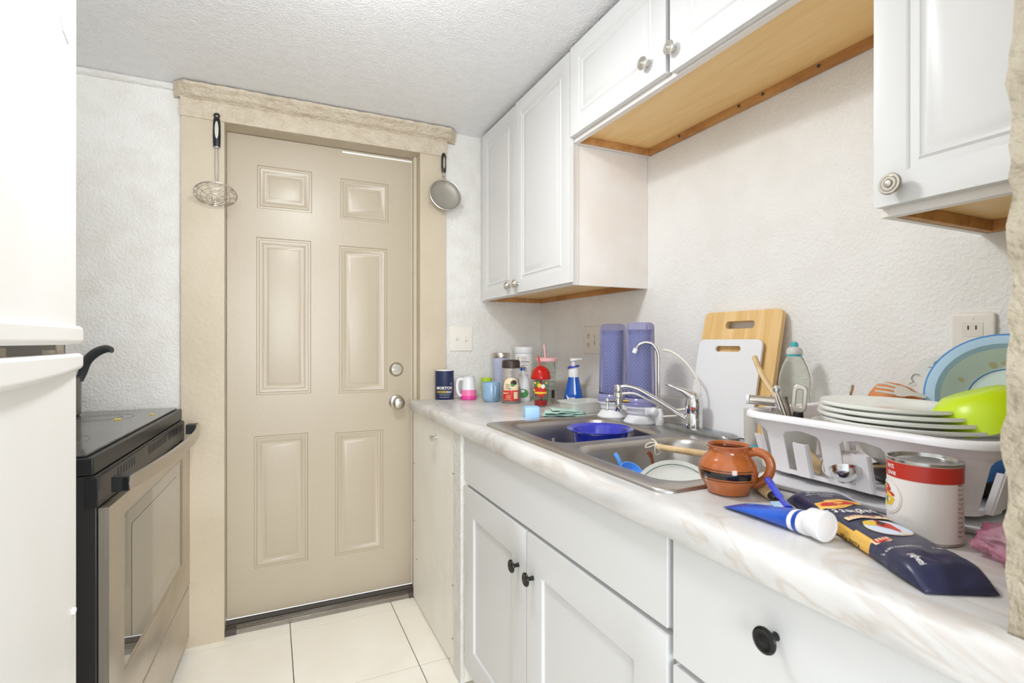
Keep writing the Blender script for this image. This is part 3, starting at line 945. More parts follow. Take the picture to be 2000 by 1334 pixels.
g.lathe([(0, -.126), (.010, -.126), (.010, -.121), (0, -.121)], 16)
obj('shaft', g, 'chrome', p)
g = G()
T = Matrix.Translation((0, -.045, -.318)) @ Matrix.Rotation(R(-24), 4, 'X') @ Matrix.Rotation(R(0), 4, 'Z')
def dish(r): return -.022 * (1 - (r / .072) ** 2)
for r in (.012, .03, .05): g.tube([(r * math.cos(t), r * math.sin(t), dish(r)) for t in [2 * PI * k / 40 for k in range(40)]], .0011, 6, 0, T, closed=True)
g.tube([(.072 * math.cos(t), .072 * math.sin(t), .002) for t in [2 * PI * k / 48 for k in range(48)]], .0019, 8, 0, T, closed=True)
for k in range(10):
    a = 2 * PI * k / 10
    pts = []
    for i in range(36):
        rr = .004 + .068 * i / 35; aa = a + .12 * math.sin(i * 1.9)
        pts.append((rr * math.cos(aa), rr * math.sin(aa), dish(rr) + .0012 * math.cos(i * 1.9)))
    g.tube(pts, .0007, 5, 0, T)
# coil along the rim
pts = []
for i in range(420):
    a = 2 * PI * i / 420; q = i * 2 * PI / 7.2
    rr = .0655 + .006 * math.cos(q)
    pts.append((rr * math.cos(a), rr * math.sin(a), dish(.066) + .003 * math.sin(q) + .0015))
g.tube(pts, .0006, 4, 0, T, closed=True)
obj('wire_basket', g, 'steel_bar', p)
g = G(); g.tube([(0, .0055, .004), (0, -.006, .004), (0, -.007, .009)], .0015, 8); g.tube([(-.008, -.002, .004), (0, -.004, .006)], .0012, 6)
obj('nail', g, 'black', p)

p = thing('mesh_strainer', 'small round fine-mesh strainer with short black handle hanging right of the door', 'strainer', (.725, 2.302, 2.04))
g = G()
g.loft([[(a * math.cos(t), b * math.sin(t), z) for t in [2 * PI * k / 16 for k in range(16)]] for (z, a, b) in
        ((.002, .004, .003), (-.004, .009, .005), (-.02, .0115, .006), (-.06, .012, .007), (-.082, .0105, .006), (-.088, .009, .005))])
obj('handle', g, 'black', p)
g = G(); g.patch(lambda x, y: (x, -.0073 + 2 * x * x, y), ell(0, -.045, .0058, .028, 20), 0, rings=3)
obj('handle_inlay', g, 'nickel', p, fixn=False)
g = G(); g.box(-.006, .006, -.002, .002, -.105, -.086); g.tube([(-.004, 0, -.104), (-.005, -.022, -.130)], .0015, 6); g.tube([(.004, 0, -.104), (.005, -.022, -.130)], .0015, 6)
obj('shaft', g, 'chrome', p)
T = Matrix.Translation((-.002, -.034, -.200)) @ Matrix.Rotation(R(80), 4, 'X')
g = G(); g.tube([(.073 * math.cos(t), .073 * math.sin(t), 0) for t in [2 * PI * k / 48 for k in range(48)]], .0028, 8, 0, T, closed=True)
for a in (215, 325):
    c0, s0 = math.cos(R(a)), math.sin(R(a))
    g.tube([(c0 * .073 + s0 * .006, s0 * .073 - c0 * .006, 0), (c0 * .096 + s0 * .005, s0 * .096 - c0 * .005, .004), (c0 * .098 - s0 * .005, s0 * .098 + c0 * .005, .004), (c0 * .073 - s0 * .006, s0 * .073 + c0 * .006, 0)], .0013, 6, 0, T)
obj('rim', g, 'steel_bar', p)
g = G()
g.lathe([(.071 * math.cos(t) ** .6, -.024 * math.sin(t)) for t in [R(k * 10) for k in range(9)]] + [(.012, -.0243), (0, -.0244)], 40, 0, T, cap=(False, False))
obj('mesh', g, 'mesh_grey', p, ang=80)

# ------------------------------------------------------------------ things at the far end of the counter
def on(name, label, cat, x, y, z=Z0 + .0003, rz=None, group=None):
    return thing(name, label, cat, (x, y, z), face_cam(x, y) if rz is None else rz, group)

# salt canister
t = on('salt_canister', 'navy round salt canister with white lid nearest the door', 'canister', .716, 2.262)
r = .0415
g = G(); g.lathe([(0, 0), (r - .0015, 0), (r, .002), (r, .133), (r - .0005, .136), (r - .003, .1365), (0, .1345)], 48, mf=lambda i, j: 1 if i < 2 or i >= 3 else 0)
obj('body', g, ['navy_paper', 'white_print'], t)
g = G(); g.box(-.006, .012, -.012, .004, .1347, .1362)
obj('spout', g, 'nickel', t, bevel=.0005)
g = G(); f_ = cyl(r)
g.text('MORTON', .0180, f_, 0, .050, 0, .022); g.text('IODIZED', .0135, f_, -.0130, .034, 1, .016, sx=.95); g.text('SALT', .0135, f_, .024, .034, 0, .016, sx=.95)
g.text('THIS SALT SUPPLIES IODIDE', .0042, f_, 0, .0245, 0); g.text('NET WT 26 OZ (737g)', .0045, f_, 0, .014, 0)
g.patch(f_, ell(.033, .075, .0045, .0045), 0, 1); g.patch(cyl(r, .0007), ell(.033, .075, .0036, .0036), 2, 1)
obj('lettering', g, ['white_print', 'yellow_print', 'navy_paper'], t, fixn=False)

# pink and white jug
t = on('measuring_jug', 'small white and pink tapered plastic jug beside the salt canister', 'jug', .822, 2.235, rz=face_cam(.8, 2.2) + .1)
g = G()
g.lathe([(0, 0), (.034, 0), (.037, .003), (.037, .016), (.035, .018), (.0335, .045), (.030, .075), (.027, .102), (.0275, .104), (.0255, .104), (.026, .09), (.030, .05), (.033, .02), (0, .004)], 40,
        mf=lambda i, j: 1 if i < 4 else (2 if i < 5 else 0))
obj('body', g, ['white_pl', 'hot_pink', 'pink'], t)
g = G(); g.tube(bez([(-.027, -.008, .092), (-.046, -.012, .092), (-.053, -.014, .07), (-.052, -.014, .045), (-.045, -.012, .025), (-.035, -.009, .018)], 6), .0052, 10, flat=1.3)
obj('handle', g, 'white_pl', t)

# lime cup
t = on('lime_cup', 'lime green cup mostly hidden behind the blue mug', 'cup', .926, 2.272)
g = G(); g.lathe([(0, 0), (.022, 0), (.026, .09), (.027, .092), (.0245, .092), (.021, .003), (0, .003)], 32)
obj('body', g, 'lime', t); t2 = t

# blue mug
t = on('mug', 'dusty blue ceramic mug with its handle towards the camera', 'mug', .884, 2.115, rz=face_cam(.88, 2.1) + .28)
g = G(); g.lathe([(0, .002), (.026, 0), (.030, .001), (.037, .010), (.0395, .020), (.0395, .083), (.0385, .085), (.036, .083), (.036, .02), (.028, .008), (0, .007)], 44)
obj('body', g, 'mug_blue', t)
g = G(); g.tube(bez([(0, -.036, .072), (0, -.058, .072), (0, -.066, .055), (0, -.062, .035), (0, -.050, .022), (0, -.037, .016)], 6), .0058, 10, flat=1.0)
obj('handle', g, 'mug_blue', t)

# lavender tumbler
t = on('travel_tumbler', 'lavender insulated tumbler with steel rim behind the coffee jar', 'tumbler', .985, 2.235)
g = G(); g.lathe([(0, 0), (.030, 0), (.031, .003), (.040, .185), (.0405, .187), (.0395, .187)], 44, cap=(True, False))
obj('body', g, 'lavender', t)
g = G(); g.lathe([(.0405, .1872), (.0412, .190), (.0418, .209), (.0405, .211), (.038, .210), (.038, .19), (.038, .150), (0, .150)], 44, cap=(False, False))
obj('rim', g, 'steel_bar', t)

# coffee jar
t = on('coffee_jar', 'instant coffee jar with dark brown lid and red label', 'jar', .944, 2.035)
def jr(z):
    P = [(0, .040), (.01, .043), (.03, .0445), (.06, .0425), (.085, .0375), (.105, .0345), (.125, .0355), (.146, .0375), (.152, .036), (.156, .034)]
    for i in range(len(P) - 1):
        if z <= P[i + 1][0]:
            a, b = P[i], P[i + 1]; u = (z - a[0]) / (b[0] - a[0]); return a[1] + (b[1] - a[1]) * u
    return P[-1][1]
g = G(); zs = [k * .156 / 26 for k in range(27)]
g.lathe([(0, 0), (.037, 0)] + [(jr(z) , z + .0005) for z in zs], 44, cap=(True, False))
obj('glass_body', g, 'coffee_glass', t)
g = G(); g.lathe([(0, .003)] + [(jr(.003 + z) - .003, .003 + z) for z in [k * .008 for k in range(8)]] + [(0, .060)], 36)
obj('coffee_grounds', g, 'coffee', t)
g = G(); g.lathe([(0, .150), (.0375, .150), (.0395, .152), (.0395, .176), (.037, .182), (.033, .185), (0, .185)], 44)
obj('lid', g, 'brown_lid', t)
g = G(); f_ = cone(jr, .0006); f2 = cone(jr, .0011); f3 = cone(jr, .0016)
lab = [(-.034, .012), (.034, .012), (.036, .05), (.034, .075)] + [(.034 * math.cos(a), .075 + .035 * math.sin(a)) for a in [PI * k / 12 for k in range(1, 12)]] + [(-.034, .075), (-.036, .05)]
g.patch(f_, lab, 1, 6)
g.quadpatch(f2, -.0355, .0355, .012, .056, 16, 6, 0)
g.patch(f2, ell(.012, .088, .014, .012), 3, 3); g.patch(f3, ell(.006, .078, .008, .006), 2, 3)
g.quadpatch(f3, .012, .030, .020, .050, 6, 3, 1); g.quadpatch(f3, .016, .030, .062, .080, 4, 2, 1)
for k in range(7): g.box(0, 0, 0, 0, 0, 0) if False else None
g.text('MART', .010, f3, -.022, .041, 1, .01)
for k in range(4): g.text(('CLASSIC', 'INSTANT', 'COFFEE', 'NET WT 7 OZ')[k], .0058, f3, -.012, .032 - k * .0058, 1)
for k in range(9): g.quadpatch(f3, .014, .028, .024 + k * .0028, .0252 + k * .0028, 3, 1, 4)
for k in range(6): g.quadpatch(f3, -.024, -.004, .062 + k * .004, .0632 + k * .004, 3, 1, 4)
obj('label', g, ['red_print', 'cream_print', 'green_print', 'dark_print', 'dark_print'], t, fixn=False)

# tall white supplement container
t = on('powder_canister', 'tall white container with printed back label, rearmost in the corner', 'canister', 1.095, 2.215)
g = G(); g.lathe([(0, 0), (.043, 0), (.044, .003), (.044, .205), (.043, .207), (.045, .208), (.046, .210), (.046, .236), (.044, .239), (0, .239)], 44)
obj('body', g, 'white_pl', t)
g = G(); f_ = cyl(.044, .0004)
g.quadpatch(f_, -.034, .040, .02, .200, 16, 3, 0)
f_ = cyl(.044, .0009)
for k in range(18):
    z = .190 - k * .0075
    w = .028 if k not in (3, 8) else .036
    g.quadpatch(f_, -.014, -.014 + w + .008 * math.sin(k * 3), z, z + (.0016 if k not in (3, 8) else .003), 6, 1, 1)
g.quadpatch(f_, -.030, -.022, .165, .192, 2, 2, 2)
obj('label', g, ['white_print', 'dark_print', 'spoon_wood'], t, fixn=False)
M['cream_print2'] = M['cream_print']

# white jug with green label
t = on('detergent_bottle', 'white plastic bottle with green label between coffee jar and red-lidded cup', 'bottle', 1.022, 2.075)
g = G()
g.loft([[(a * math.copysign(abs(math.cos(t_)) ** .6, math.cos(t_)), b * math.copysign(abs(math.sin(t_)) ** .6, math.sin(t_)), z) for t_ in [2 * PI * k / 32 for k in range(32)]] for (z, a, b) in
        ((0, .030, .022), (.004, .033, .025), (.05, .033, .025), (.085, .030, .023), (.105, .022, .018), (.115, .012, .012), (.135, .011, .011))])
obj('body', g, 'white_pl', t)
g = G(); g.lathe([(0, .135), (.0125, .135), (.0125, .150), (0, .152)], 24)
obj('cap', g, 'soap_blue', t)
g = G(); g.patch(lambda x, y: (x, -.0262, y), ell(0, .035, .024, .020), 0, 2); g.patch(lambda x, y: (x, -.0266, y), ell(-.004, .045, .012, .006), 1, 2)
obj('label', g, ['green_print', 'white_print'], t, fixn=False)
g = G(); g.tube(bez([(-.006, -.014, .11), (-.020, -.02, .125), (-.012, -.026, .150), (.004, -.024, .155), (.010, -.016, .135)], 6), .0018, 8)
obj('wire_loop', g, 'spoon_wood', t)

# red-lid cup (holiday tumbler)
t = on('holiday_cup', 'clear cup with red domed lid, red straw and bright holiday print', 'cup', .998, 1.862)
def sr(z): return .0265 + (.036 - .0265) * z / .125
g = G(); g.lathe([(0, .002), (.0265, .0)] + [(sr(z), z) for z in (.003, .06, .125)] + [(.0345, .125), (.0255, .006), (0, .006)], 44)
obj('cup_body', g, 'clear', t)
g = G(); g.lathe([(0, .0065), (.0252, .0065), (sr(.026) - .0018, .026), (0, .026)], 36)
obj('gel_base', g, 'red_liquid', t)
g = G(); g.lathe([(.0405, .112), (.0415, .116), (.0405, .126), (.038, .130)] + [(.038 * math.cos(a), .130 + .036 * math.sin(a)) for a in [R(k * 11) for k in range(1, 8)]] + [(.006, .1655)], 44, cap=(False, False))
obj('dome_lid', g, 'red_clear', t)
g = G(); g.tube([(.003, .0, .010), (-.002, 0, .165), (-.010, .002, .205)], .0034, 12)
obj('straw', g, 'red_pl', t)
g = G(); f_ = cone(sr, .0008); f2 = cone(sr, .0013); f3 = cone(sr, .0018)
g.patch(f_, ell(0, .064, .025, .020), 0, 4); g.quadpatch(f2, -.026, .026, .054, .062, 12, 1, 1)
g.patch(f2, ell(-.006, .088, .009, .009), 1, 3); g.patch(f2, ell(.009, .084, .008, .009), 2, 3)
for (x, y, c_) in ((-.024, .098, 1), (-.019, .088, 3), (.024, .098, 1), (-.028, .080, 0), (.021, .088, 3), (-.012, .100, 3), (.027, .072, 3), (-.030, .068, 1)):
    g.patch(f2, ell(x, y, .006, .0045), c_, 2)
for k in range(5): g.quadpatch(f2, -.022 + k * .009, -.016 + k * .009, .034 + .003 * (k % 2), .038 + .003 * (k % 2), 2, 1, 0 if k % 2 else 3)
obj('holiday_print', g, ['red_print', 'yellow_print', 'white_print', 'green_print', 'dark_print'], t, fixn=False)

# pink lid cup
t = on('pink_lid_cup', 'clear cup with pale pink lid and pink straw behind the holiday cup', 'cup', 1.095, 1.985)
def pr(z): return .034 + .007 * z / .18
g = G(); g.lathe([(0, .0), (.033, .0)] + [(pr(z), z) for z in (.003, .09, .18)] + [(pr(.18) - .002, .18), (.033, .006), (0, .006)], 44)
obj('cup_body', g, 'clear_g', t)
g = G(); g.lathe([(0, .178), (.044, .178), (.0455, .181), (.0455, .190), (.043, .193), (.036, .194), (0, .194)], 44)
obj('lid', g, 'pale_pink', t)
g = G(); g.tube([(-.004, 0, .020), (-.008, 0, .194), (-.014, 0, .252)], .0036, 12)
obj('straw', g, 'pale_pink', t)
g = G(); f_ = cone(pr, .0006)
for (z, w) in ((.05, .03), (.07, .028), (.09, .03), (.11, .026), (.13, .03)): g.quadpatch(f_, .004, .004 + w, z, z + .0012, 6, 1, 0)
g.quadpatch(f_, .034, .037, .155, .178, 1, 3, 1); g.quadpatch(f_, .020, .040, .02, .055, 6, 3, 1)
obj('printed_lines', g, ['dark_print', 'dark_print'], t, fixn=False)

# soap dispenser
t = on('soap_dispenser', 'blue foaming hand soap bottle with white pump', 'soap dispenser', 1.135, 1.832)
def sq(a, b, z, p=.75, n=32): return [(a * math.copysign(abs(math.cos(q)) ** p, math.cos(q)), b * math.copysign(abs(math.sin(q)) ** p, math.sin(q)), z) for q in [2 * PI * k / n for k in range(n)]]
g = G(); g.loft([sq(.035, .023, 0), sq(.038, .025, .004), sq(.0385, .0255, .03), sq(.035, .024, .06), sq(.029, .022, .085), sq(.024, .0205, .105), sq(.022, .020, .118)])
obj('bottle', g, 'soap_blue', t)
g = G(); g.lathe([(0, .118), (.0215, .118), (.022, .121), (.0205, .158), (.019, .160), (0, .160)], 32)
g.lathe([(0, .160), (.009, .160), (.009, .180), (0, .180)], 20)
g.loft([[(x, w * c_, z + h_ * s_) for c_, s_ in [(math.cos(q), math.sin(q)) for q in [2 * PI * k / 14 for k in range(14)]]] for (x, w, z, h_) in
        ((-.014, .006, .187, .005), (-.011, .012, .187, .0085), (.002, .0125, .188, .008), (.018, .008, .191, .005), (.034, .0065, .191, .0045), (.0345, .004, .190, .003))])
obj('pump', g, 'white_pl', t)
g = G(); rings = []
for k in range(33):
    q = 2 * PI * k / 32; z = .160 + .005 * math.cos(q) ; rr = .0245
    rings.append([((rr - .004) * math.cos(q), (rr - .004) * math.sin(q), z - .002), (rr * math.cos(q), rr * math.sin(q), z - .003), (rr * math.cos(q), rr * math.sin(q), z + .003), ((rr - .005) * math.cos(q), (rr - .005) * math.sin(q), z + .003)])
g.loft(rings, cap=(False, False)); g.lathe([(0, .159), (.021, .159), (.021, .163), (0, .163)], 24)
obj('collar', g, 'band_blue', t)
g = G(); f_ = lambda x, y: (x, -.0258 + .012 * max(0, y - .03) / .06 - .0004 + 4.5 * x * x, y)
g.patch(f_, ell(-.010, .048, .018, .036), 0, 4); 
for k in range(9): g.quadpatch(lambda x, y: (x, f_(x, y)[1] - .0005, y), -.020, -.002 , .030 + k * .005, .0312 + k * .005, 4, 1, 1)
obj('label', g, ['white_print', 'bowl_rim'], t, fixn=False)

# food container
t = on('food_container', 'frosted rectangular plastic food container, open, behind the sink', 'container', 1.052, 1.640, rz=R(4))
g = G()
def rr3(x, y, z, r): return [(a, b, z) for a, b in rrect(-x, x, -y, y, r, 5)]
g.loft([rr3(.062, .045, 0, .012), rr3(.064, .047, .004, .014), rr3(.073, .055, .040, .016), rr3(.078, .060, .041, .018), rr3(.078, .060, .045, .018), rr3(.072, .054, .045, .016), rr3(.062, .046, .005, .013)])
obj('body', g, 'frost', t)

# light blue box
t = obj('plastic_cube', G().loft([[(a, b, z) for a, b in rrect(-.026 + i, .026 - i, -.023 + i, .023 - i, .006, 4)] for (i, z) in ((.001, 0), (0, .002), (0, .036), (.001, .038), (.003, .038), (.004, .034), (.004, .006))]), 'sponge_blue',
        loc=(.822, 1.602, Z0 + .0003), rot=(0, 0, face_cam(.82, 1.6) + .18))
tag(t, 'small open light blue plastic box on the counter by the sink corner', 'box')

# folded cloth
g = G()
def cloth_layer(z0_, w, d, ph, th=.004):
    nx, ny = 26, 14; rings = []
    for j in range(nx + 1):
        x = -w / 2 + w * j / nx
        row = []
        for i in range(ny + 1):
            y = -d / 2 + d * i / ny
            z = z0_ + .004 * math.sin(x * 45 + ph) * math.cos(y * 40) + .003 * noise.noise(Vector((x * 40, y * 40, ph)))
            row.append((x + .003 * math.sin(y * 60 + ph), y + .003 * math.sin(x * 50 + ph), max(.0005, z)))
        for i in range(ny, -1, -1):
            p_ = row[i]; row.append((p_[0], p_[1], p_[2] + th))
        rings.append(row)
    g.loft(rings)
cloth_layer(.0045, .145, .075, 0); cloth_layer(.0125, .135, .07, 1.6); cloth_layer(.0195, .09, .06, 2.9, .003)
t = obj('dish_cloth', g, 'mint', loc=(.945, 1.592, Z0 + .0003), rot=(0, 0, face_cam(.93, 1.6) + .05), ang=60)
tag(t, 'folded mint green dish cloth on the counter behind the sink', 'cloth')
g = G(); pts = [(-.072, -.038, .003), (-.03, -.041, .007), (.02, -.040, .005), (.06, -.040, .012), (.0735, -.036, .010), (.070, -.030, .016), (.03, -.039, .018), (-.02, -.037, .014)]
g.tube(bez(pts, 6), .0012, 6)
obj('hem', g, 'mint_dark', t)

# ------------------------------------------------------------------ water filter
t = thing('water_filter', 'countertop water filter with two violet clear housings on white bases', 'water filter', (1.066, 1.393, .9118))
def housing(y):
    g = G()
    g.lathe([(0, 0), (.050, .0), (.0525, .003), (.0525, .006), (.044, .016), (.036, .028), (.034, .031)], 44, cap=(True, False), c=(0, y, 0))
    g.lathe([(.034, .031), (.041, .031), (.042, .033), (.042, .047), (.049, .048), (.050, .050), (.050, .054), (.046, .056), (0, .056)], 44, c=(0, y, 0), cap=(True, True))
    obj('base', g, 'white_pl', t)
    g = G(); g.lathe([(0, .056), (.051, .056), (.0515, .058), (.0495, .060), (.0515, .063), (.0495, .066), (.0515, .069), (.050, .074), (.046, .080), (.0455, .080)], 44, c=(0, y, 0), cap=(True, False))
    obj('collar', g, 'violet_solid', t)
    g = G()
    def md(a, z):
        q = (a * 6 / (2 * PI)) % 1
        return 1 + (.045 if abs(q - .5) < .09 else (.035 if abs(q - .28) < .04 or abs(q - .72) < .04 else 0))
    g.lathe([(.0455, .080), (.0445, .09), (.0415, .30), (.0395, .312), (.034, .318), (.0, .320)], 108, c=(0, y, 0), mod=lambda a, z: md(a, z) if z < .317 else 1, cap=(False, False))
    obj('housing', g, 'violet', t, ang=25)
    g = G(); r = .0325
    g.lathe([(0, .082), (r, .082), (r, .288), (r + .001, .2885), (r + .001, .296), (0, .296)], 32, c=(0, y, 0))
    # diamond netting
    for s_ in (1, -1):
        for k in range(18):
            a0 = 2 * PI * k / 18
            g.tube([((r + .0003) * math.cos(a0 + s_ * z * 26), y + (r + .0003) * math.sin(a0 + s_ * z * 26), .084 + z) for z in [i * .0085 for i in range(24)]], .0005, 4, 1)
    obj('cartridge', g, ['cartridge', 'cart_net'], t)
housing(.073); housing(-.073)
g = G(); g.box(-.016, .016, -.06, .06, .034, .046); g.box(-.02, .02, -.128, -.118, .030, .052)
obj('bridge', g, 'white_pl', t, bevel=.002)
g = G(); g.lathe([(0, 0), (.012, 0), (.014, .006), (.0135, .014), (.009, .020), (0, .021)], 10, 0, Matrix.Translation((.0, -.128, .042)) @ Matrix.Rotation(R(90), 4, 'X'))
obj('valve_knob', g, 'white_pl', t)
g = G(); bx, by = .02, -.136
path = [(bx, by, .03)] + [(bx, by, .03 + k * .03) for k in range(1, 6)] + bez([(bx, by, .205), (bx - .003, by + .002, .228), (bx - .016, by + .010, .250), (bx - .034, by + .022, .256), (bx - .050, by + .034, .246), (bx - .056, by + .040, .232)], 5)
g.tube(path, .0048, 14)
obj('gooseneck', g, 'chrome', t)
g = G(); g.tube([(bx - .055, by + .039, .236), (bx - .060, by + .043, .222)], .0075, 14)
obj('nozzle', g, 'white_pl', t)
g = G(); g.lathe([(0, .0), (.012, .0), (.014, .015), (.012, .035), (.008, .05), (0, .052)], 20, 0, c=(bx, by - .004, .0))
obj('spout_base', g, 'white_pl', t)
# hoses (local = world - (1.066,1.393,.9118))
def W(x, y, z): return (x - 1.066, y - 1.393, z - .9118)
g = G(); g.tube(bez([W(.948, 1.262, 1.014), W(.975, 1.235, 1.016), W(1.01, 1.215, .998), W(1.05, 1.20, .978), W(1.075, 1.175, .970), W(1.085, 1.14, .975)], 8), .0032, 10)
obj('inlet_hose', g, 'tube_w', t)
g = G(); g.tube(bez([W(1.088, 1.24, 1.145), W(1.10, 1.205, 1.135), W(1.112, 1.16, 1.10), W(1.118, 1.125, 1.05), W(1.115, 1.12, .99), W(1.10, 1.17, .955), W(1.09, 1.24, .94)], 8), .0032, 10)
obj('outlet_hose', g, 'tube_w', t)

# ------------------------------------------------------------------ faucet
t = thing('faucet', 'chrome single-lever kitchen faucet on a long deck plate', 'faucet', (1.095, 1.118, .9118))
g = G()
pl = []
g.loft([[(a, b, z) for a, b in rrect(-.027 + i, .027 - i, -.148 + i * 1.5, .105 - i * 1.5, .024 - i * .5, 6)] for (i, z) in ((0, 0), (0, .006), (.003, .011), (.007, .013))])
obj('deck_plate', g, 'chrome_dull', t, ang=30)
g = G(); g.lathe([(0, .012), (.0245, .012), (.0245, .052), (.0238, .053), (.0245, .054), (.0245, .074), (.0235, .088), (.019, .102), (.011, .111), (0, .113)], 36)
obj('body', g, 'chrome', t)
g = G()
def esec(p, dirv, w, h, n=14):
    d = Vector(dirv).normalized(); a = d.cross(Vector((0, 0, 1))).normalized(); b = a.cross(d)
    return [Vector(p) + a * w * math.cos(2 * PI * k / n) + b * h * math.sin(2 * PI * k / n) for k in range(n)]
ld = Vector((-.45, .75, 0)).normalized()
L_ = [((0 - ld.x * .014, 0 - ld.y * .014, .092), .014, .014), ((ld.x * .008, ld.y * .008, .102), .020, .015), ((ld.x * .03, ld.y * .03, .114), .013, .009), ((ld.x * .055, ld.y * .055, .124), .0085, .005), ((ld.x * .075, ld.y * .075, .132), .008, .0045), ((ld.x * .082, ld.y * .082, .133), .004, .003)]
g.loft([esec(p, (ld.x, ld.y, .3), w, h) for p, w, h in L_])
obj('lever', g, 'chrome', t)
g = G(); sd = Vector((-.151, .152, 0)).normalized()
sp = [(0, .036), (.02, .040), (.06, .062), (.11, .092), (.155, .116), (.185, .124), (.205, .122), (.215, .117)]
g.tube(bez([(sd.x * a, sd.y * a, b) for a, b in sp], 4), .0092, 16, flat=.8)
g.lathe([(0, -.010), (.0115, -.010), (.012, -.006), (.012, .010), (.0105, .012), (0, .013)], 24, c=(sd.x * .214, sd.y * .214, .117))
obj('spout', g, 'chrome', t)
g = G(); g.patch(lambda x, y: (x, -.0248, y), ell(0, .070, .0035, .0045), 0, 2, T=Matrix.Rotation(R(-55), 4, 'Z'))
obj('red_dot', g, 'red_pl', t, fixn=False)
t = thing('faucet_diverter', 'chrome diverter valve screwed under the faucet spout tip', 'valve', (1.095 + sd.x * .214, 1.118 + sd.y * .214, .9118 + .050))
g = G(); g.lathe([(0, 0), (.0105, 0), (.0115, .002), (.0115, .020), (.010, .021), (.0115, .022), (.0115, .040), (.0145, .042), (.0145, .050), (.012, .056), (0, .056)], 28)
obj('body', g, 'chrome', t)
g = G(); dd = Vector((-.7, .2, 0)).normalized()
g.tube([(dd.x * .010, dd.y * .010, .030), (dd.x * .030, dd.y * .030, .030)], .004, 10)
g.lathe([(0, 0), (.0075, .001), (.0085, .006), (.006, .011), (0, .012)], 18, c=(dd.x * .034, dd.y * .034, .028))
g.tube([(dd.x * .034, dd.y * .034, .028), (dd.x * .036, dd.y * .036, .008), (dd.x * .036, dd.y * .036, .002)], [.0035, .003, .0045], 10)
obj('diverter_lever', g, 'chrome', t)
g = G(); g.tube([(.010, -.008, .030), (.024, -.022, .030)], .0052, 8)
obj('hose_fitting', g, 'brass', t)

# ------------------------------------------------------------------ cutting boards
def board(name, label, y0, y1, h, th, xb, xt, mt, hole, z0=.9130, r=.018):
    """leaning on the wall; bottom edge at x=xb, top at x=xt"""
    t = obj(name, G().sheet(rrect(0, y1 - y0, 0, h, r, 6), [rrect(*hole, .0095, 6)], th), mt, bevel=.0015)
    a = math.atan2(xt - xb, h)
    t.rotation_euler = (-a, 0, RZ)
    # local x -> -Y, local z leans to +X
    t.location = (xb, y1, z0)
    tag(t, label, 'cutting board')
    return t
b = board('cutting_board', 'large bamboo cutting board leaning on the wall, behind the white board', .93, 1.198, .352, .014, 1.150, 1.222, 'bamboo', (.085, .185, .300, .322))
b = board('cutting_board', 'smaller white plastic cutting board leaning in front of the bamboo one', .965, 1.188, .268, .007, 1.136, 1.188, 'white_pl', (.065, .155, .232, .249))

# ------------------------------------------------------------------ bottles by the rack
t = on('dish_soap_bottle', 'empty clear squeeze bottle with turquoise cap against the wall', 'bottle', 1.176, .866)
g = G()
pf = [(0, 0), (.030, 0), (.034, .004), (.0350, .02), (.0350, .10), (.0325, .135), (.0355, .165), (.034, .180), (.0275, .205), (.020, .222), (.0165, .228)]
g.lathe(pf, 40, cap=(True, False), sy=.72)
obj('body', g, 'clear_g', t)
g = G(); g.lathe([(.0165, .228), (.0175, .228), (.0175, .233), (0, .233)], 32)
g.lathe([(0, .249), (.0085, .249), (.0095, .256), (.007, .263), (0, .265)], 24)
obj('cap', g, 'teal', t)
g = G(); g.lathe([(0, .233), (.0185, .233), (.0185, .243), (.015, .249), (.0085, .252)], 32, cap=(True, False))
obj('overcap', g, 'frost', t)
t = on('lotion_tube', 'white tube standing on a teal cap beside the dish rack', 'bottle', 1.066, .902)
g = G(); g.lathe([(0, .0), (.0185, .0), (.0195, .003), (.019, .010), (.016, .013), (0, .013)], 32)
obj('cap', g, 'teal', t)
g = G(); g.lathe([(0, .013), (.014, .013), (.0145, .030), (.015, .032), (.0155, .10), (0, .10)], 32)
obj('body', g, 'frost', t)

# ------------------------------------------------------------------ clay mug
t = on('clay_mug', 'brown glazed clay mug with black band standing at the sink corner', 'mug', .729, .664, rz=face_cam(.73, .664))
def clay_prof(): return [(r_ * 1.03, z_ * .885) for r_, z_ in [(0, .0), (.030, .0), (.034, .003), (.0345, .008), (.040, .018), (.0465, .032), (.0485, .045), (.0465, .058), (.040, .070), (.0335, .077), (.0315, .083), (.0325, .089), (.0355, .0935), (.0355, .0955), (.0335, .0955), (.0305, .090), (.029, .083), (.032, .074), (.043, .058), (.045, .045), (.040, .022), (.030, .010), (0, .008)]]
g = G(); g.lathe(clay_prof(), 52, mf=lambda i, j: 1 if i >= 15 else 0)
obj('body', g, ['clay', 'clay_in'], t)
def cr(z):
    P = [(r_[0] * .885, r_[1] * 1.03) for r_ in ((.018, .040), (.032, .0465), (.045, .0485), (.058, .0465), (.070, .040))]
    for i in range(len(P) - 1):
        if z <= P[i + 1][0]:
            a, b = P[i], P[i + 1]; return a[1] + (b[1] - a[1]) * (z - a[0]) / (b[0] - a[0])
    return .04
g = G(); f_ = cone(cr, .0006)
g.quadpatch(f_, -.052, .040, .0315, .043, 30, 4, 0); g.quadpatch(f_, -.056, .044, .0455, .0467, 30, 1, 0); g.quadpatch(f_, -.056, .044, .0275, .0287, 30, 1, 0)
obj('painted_band', g, 'black_glaze', t, fixn=False)
g = G(); g.tube(bez([(.034, .0, .072), (.047, -.004, .075), (.061, -.008, .069), (.067, -.010, .054), (.063, -.010, .037), (.053, -.006, .025), (.040, -.002, .018)], 7), [.0065] * 43, 12, flat=1.2)
obj('handle', g, 'clay', t)
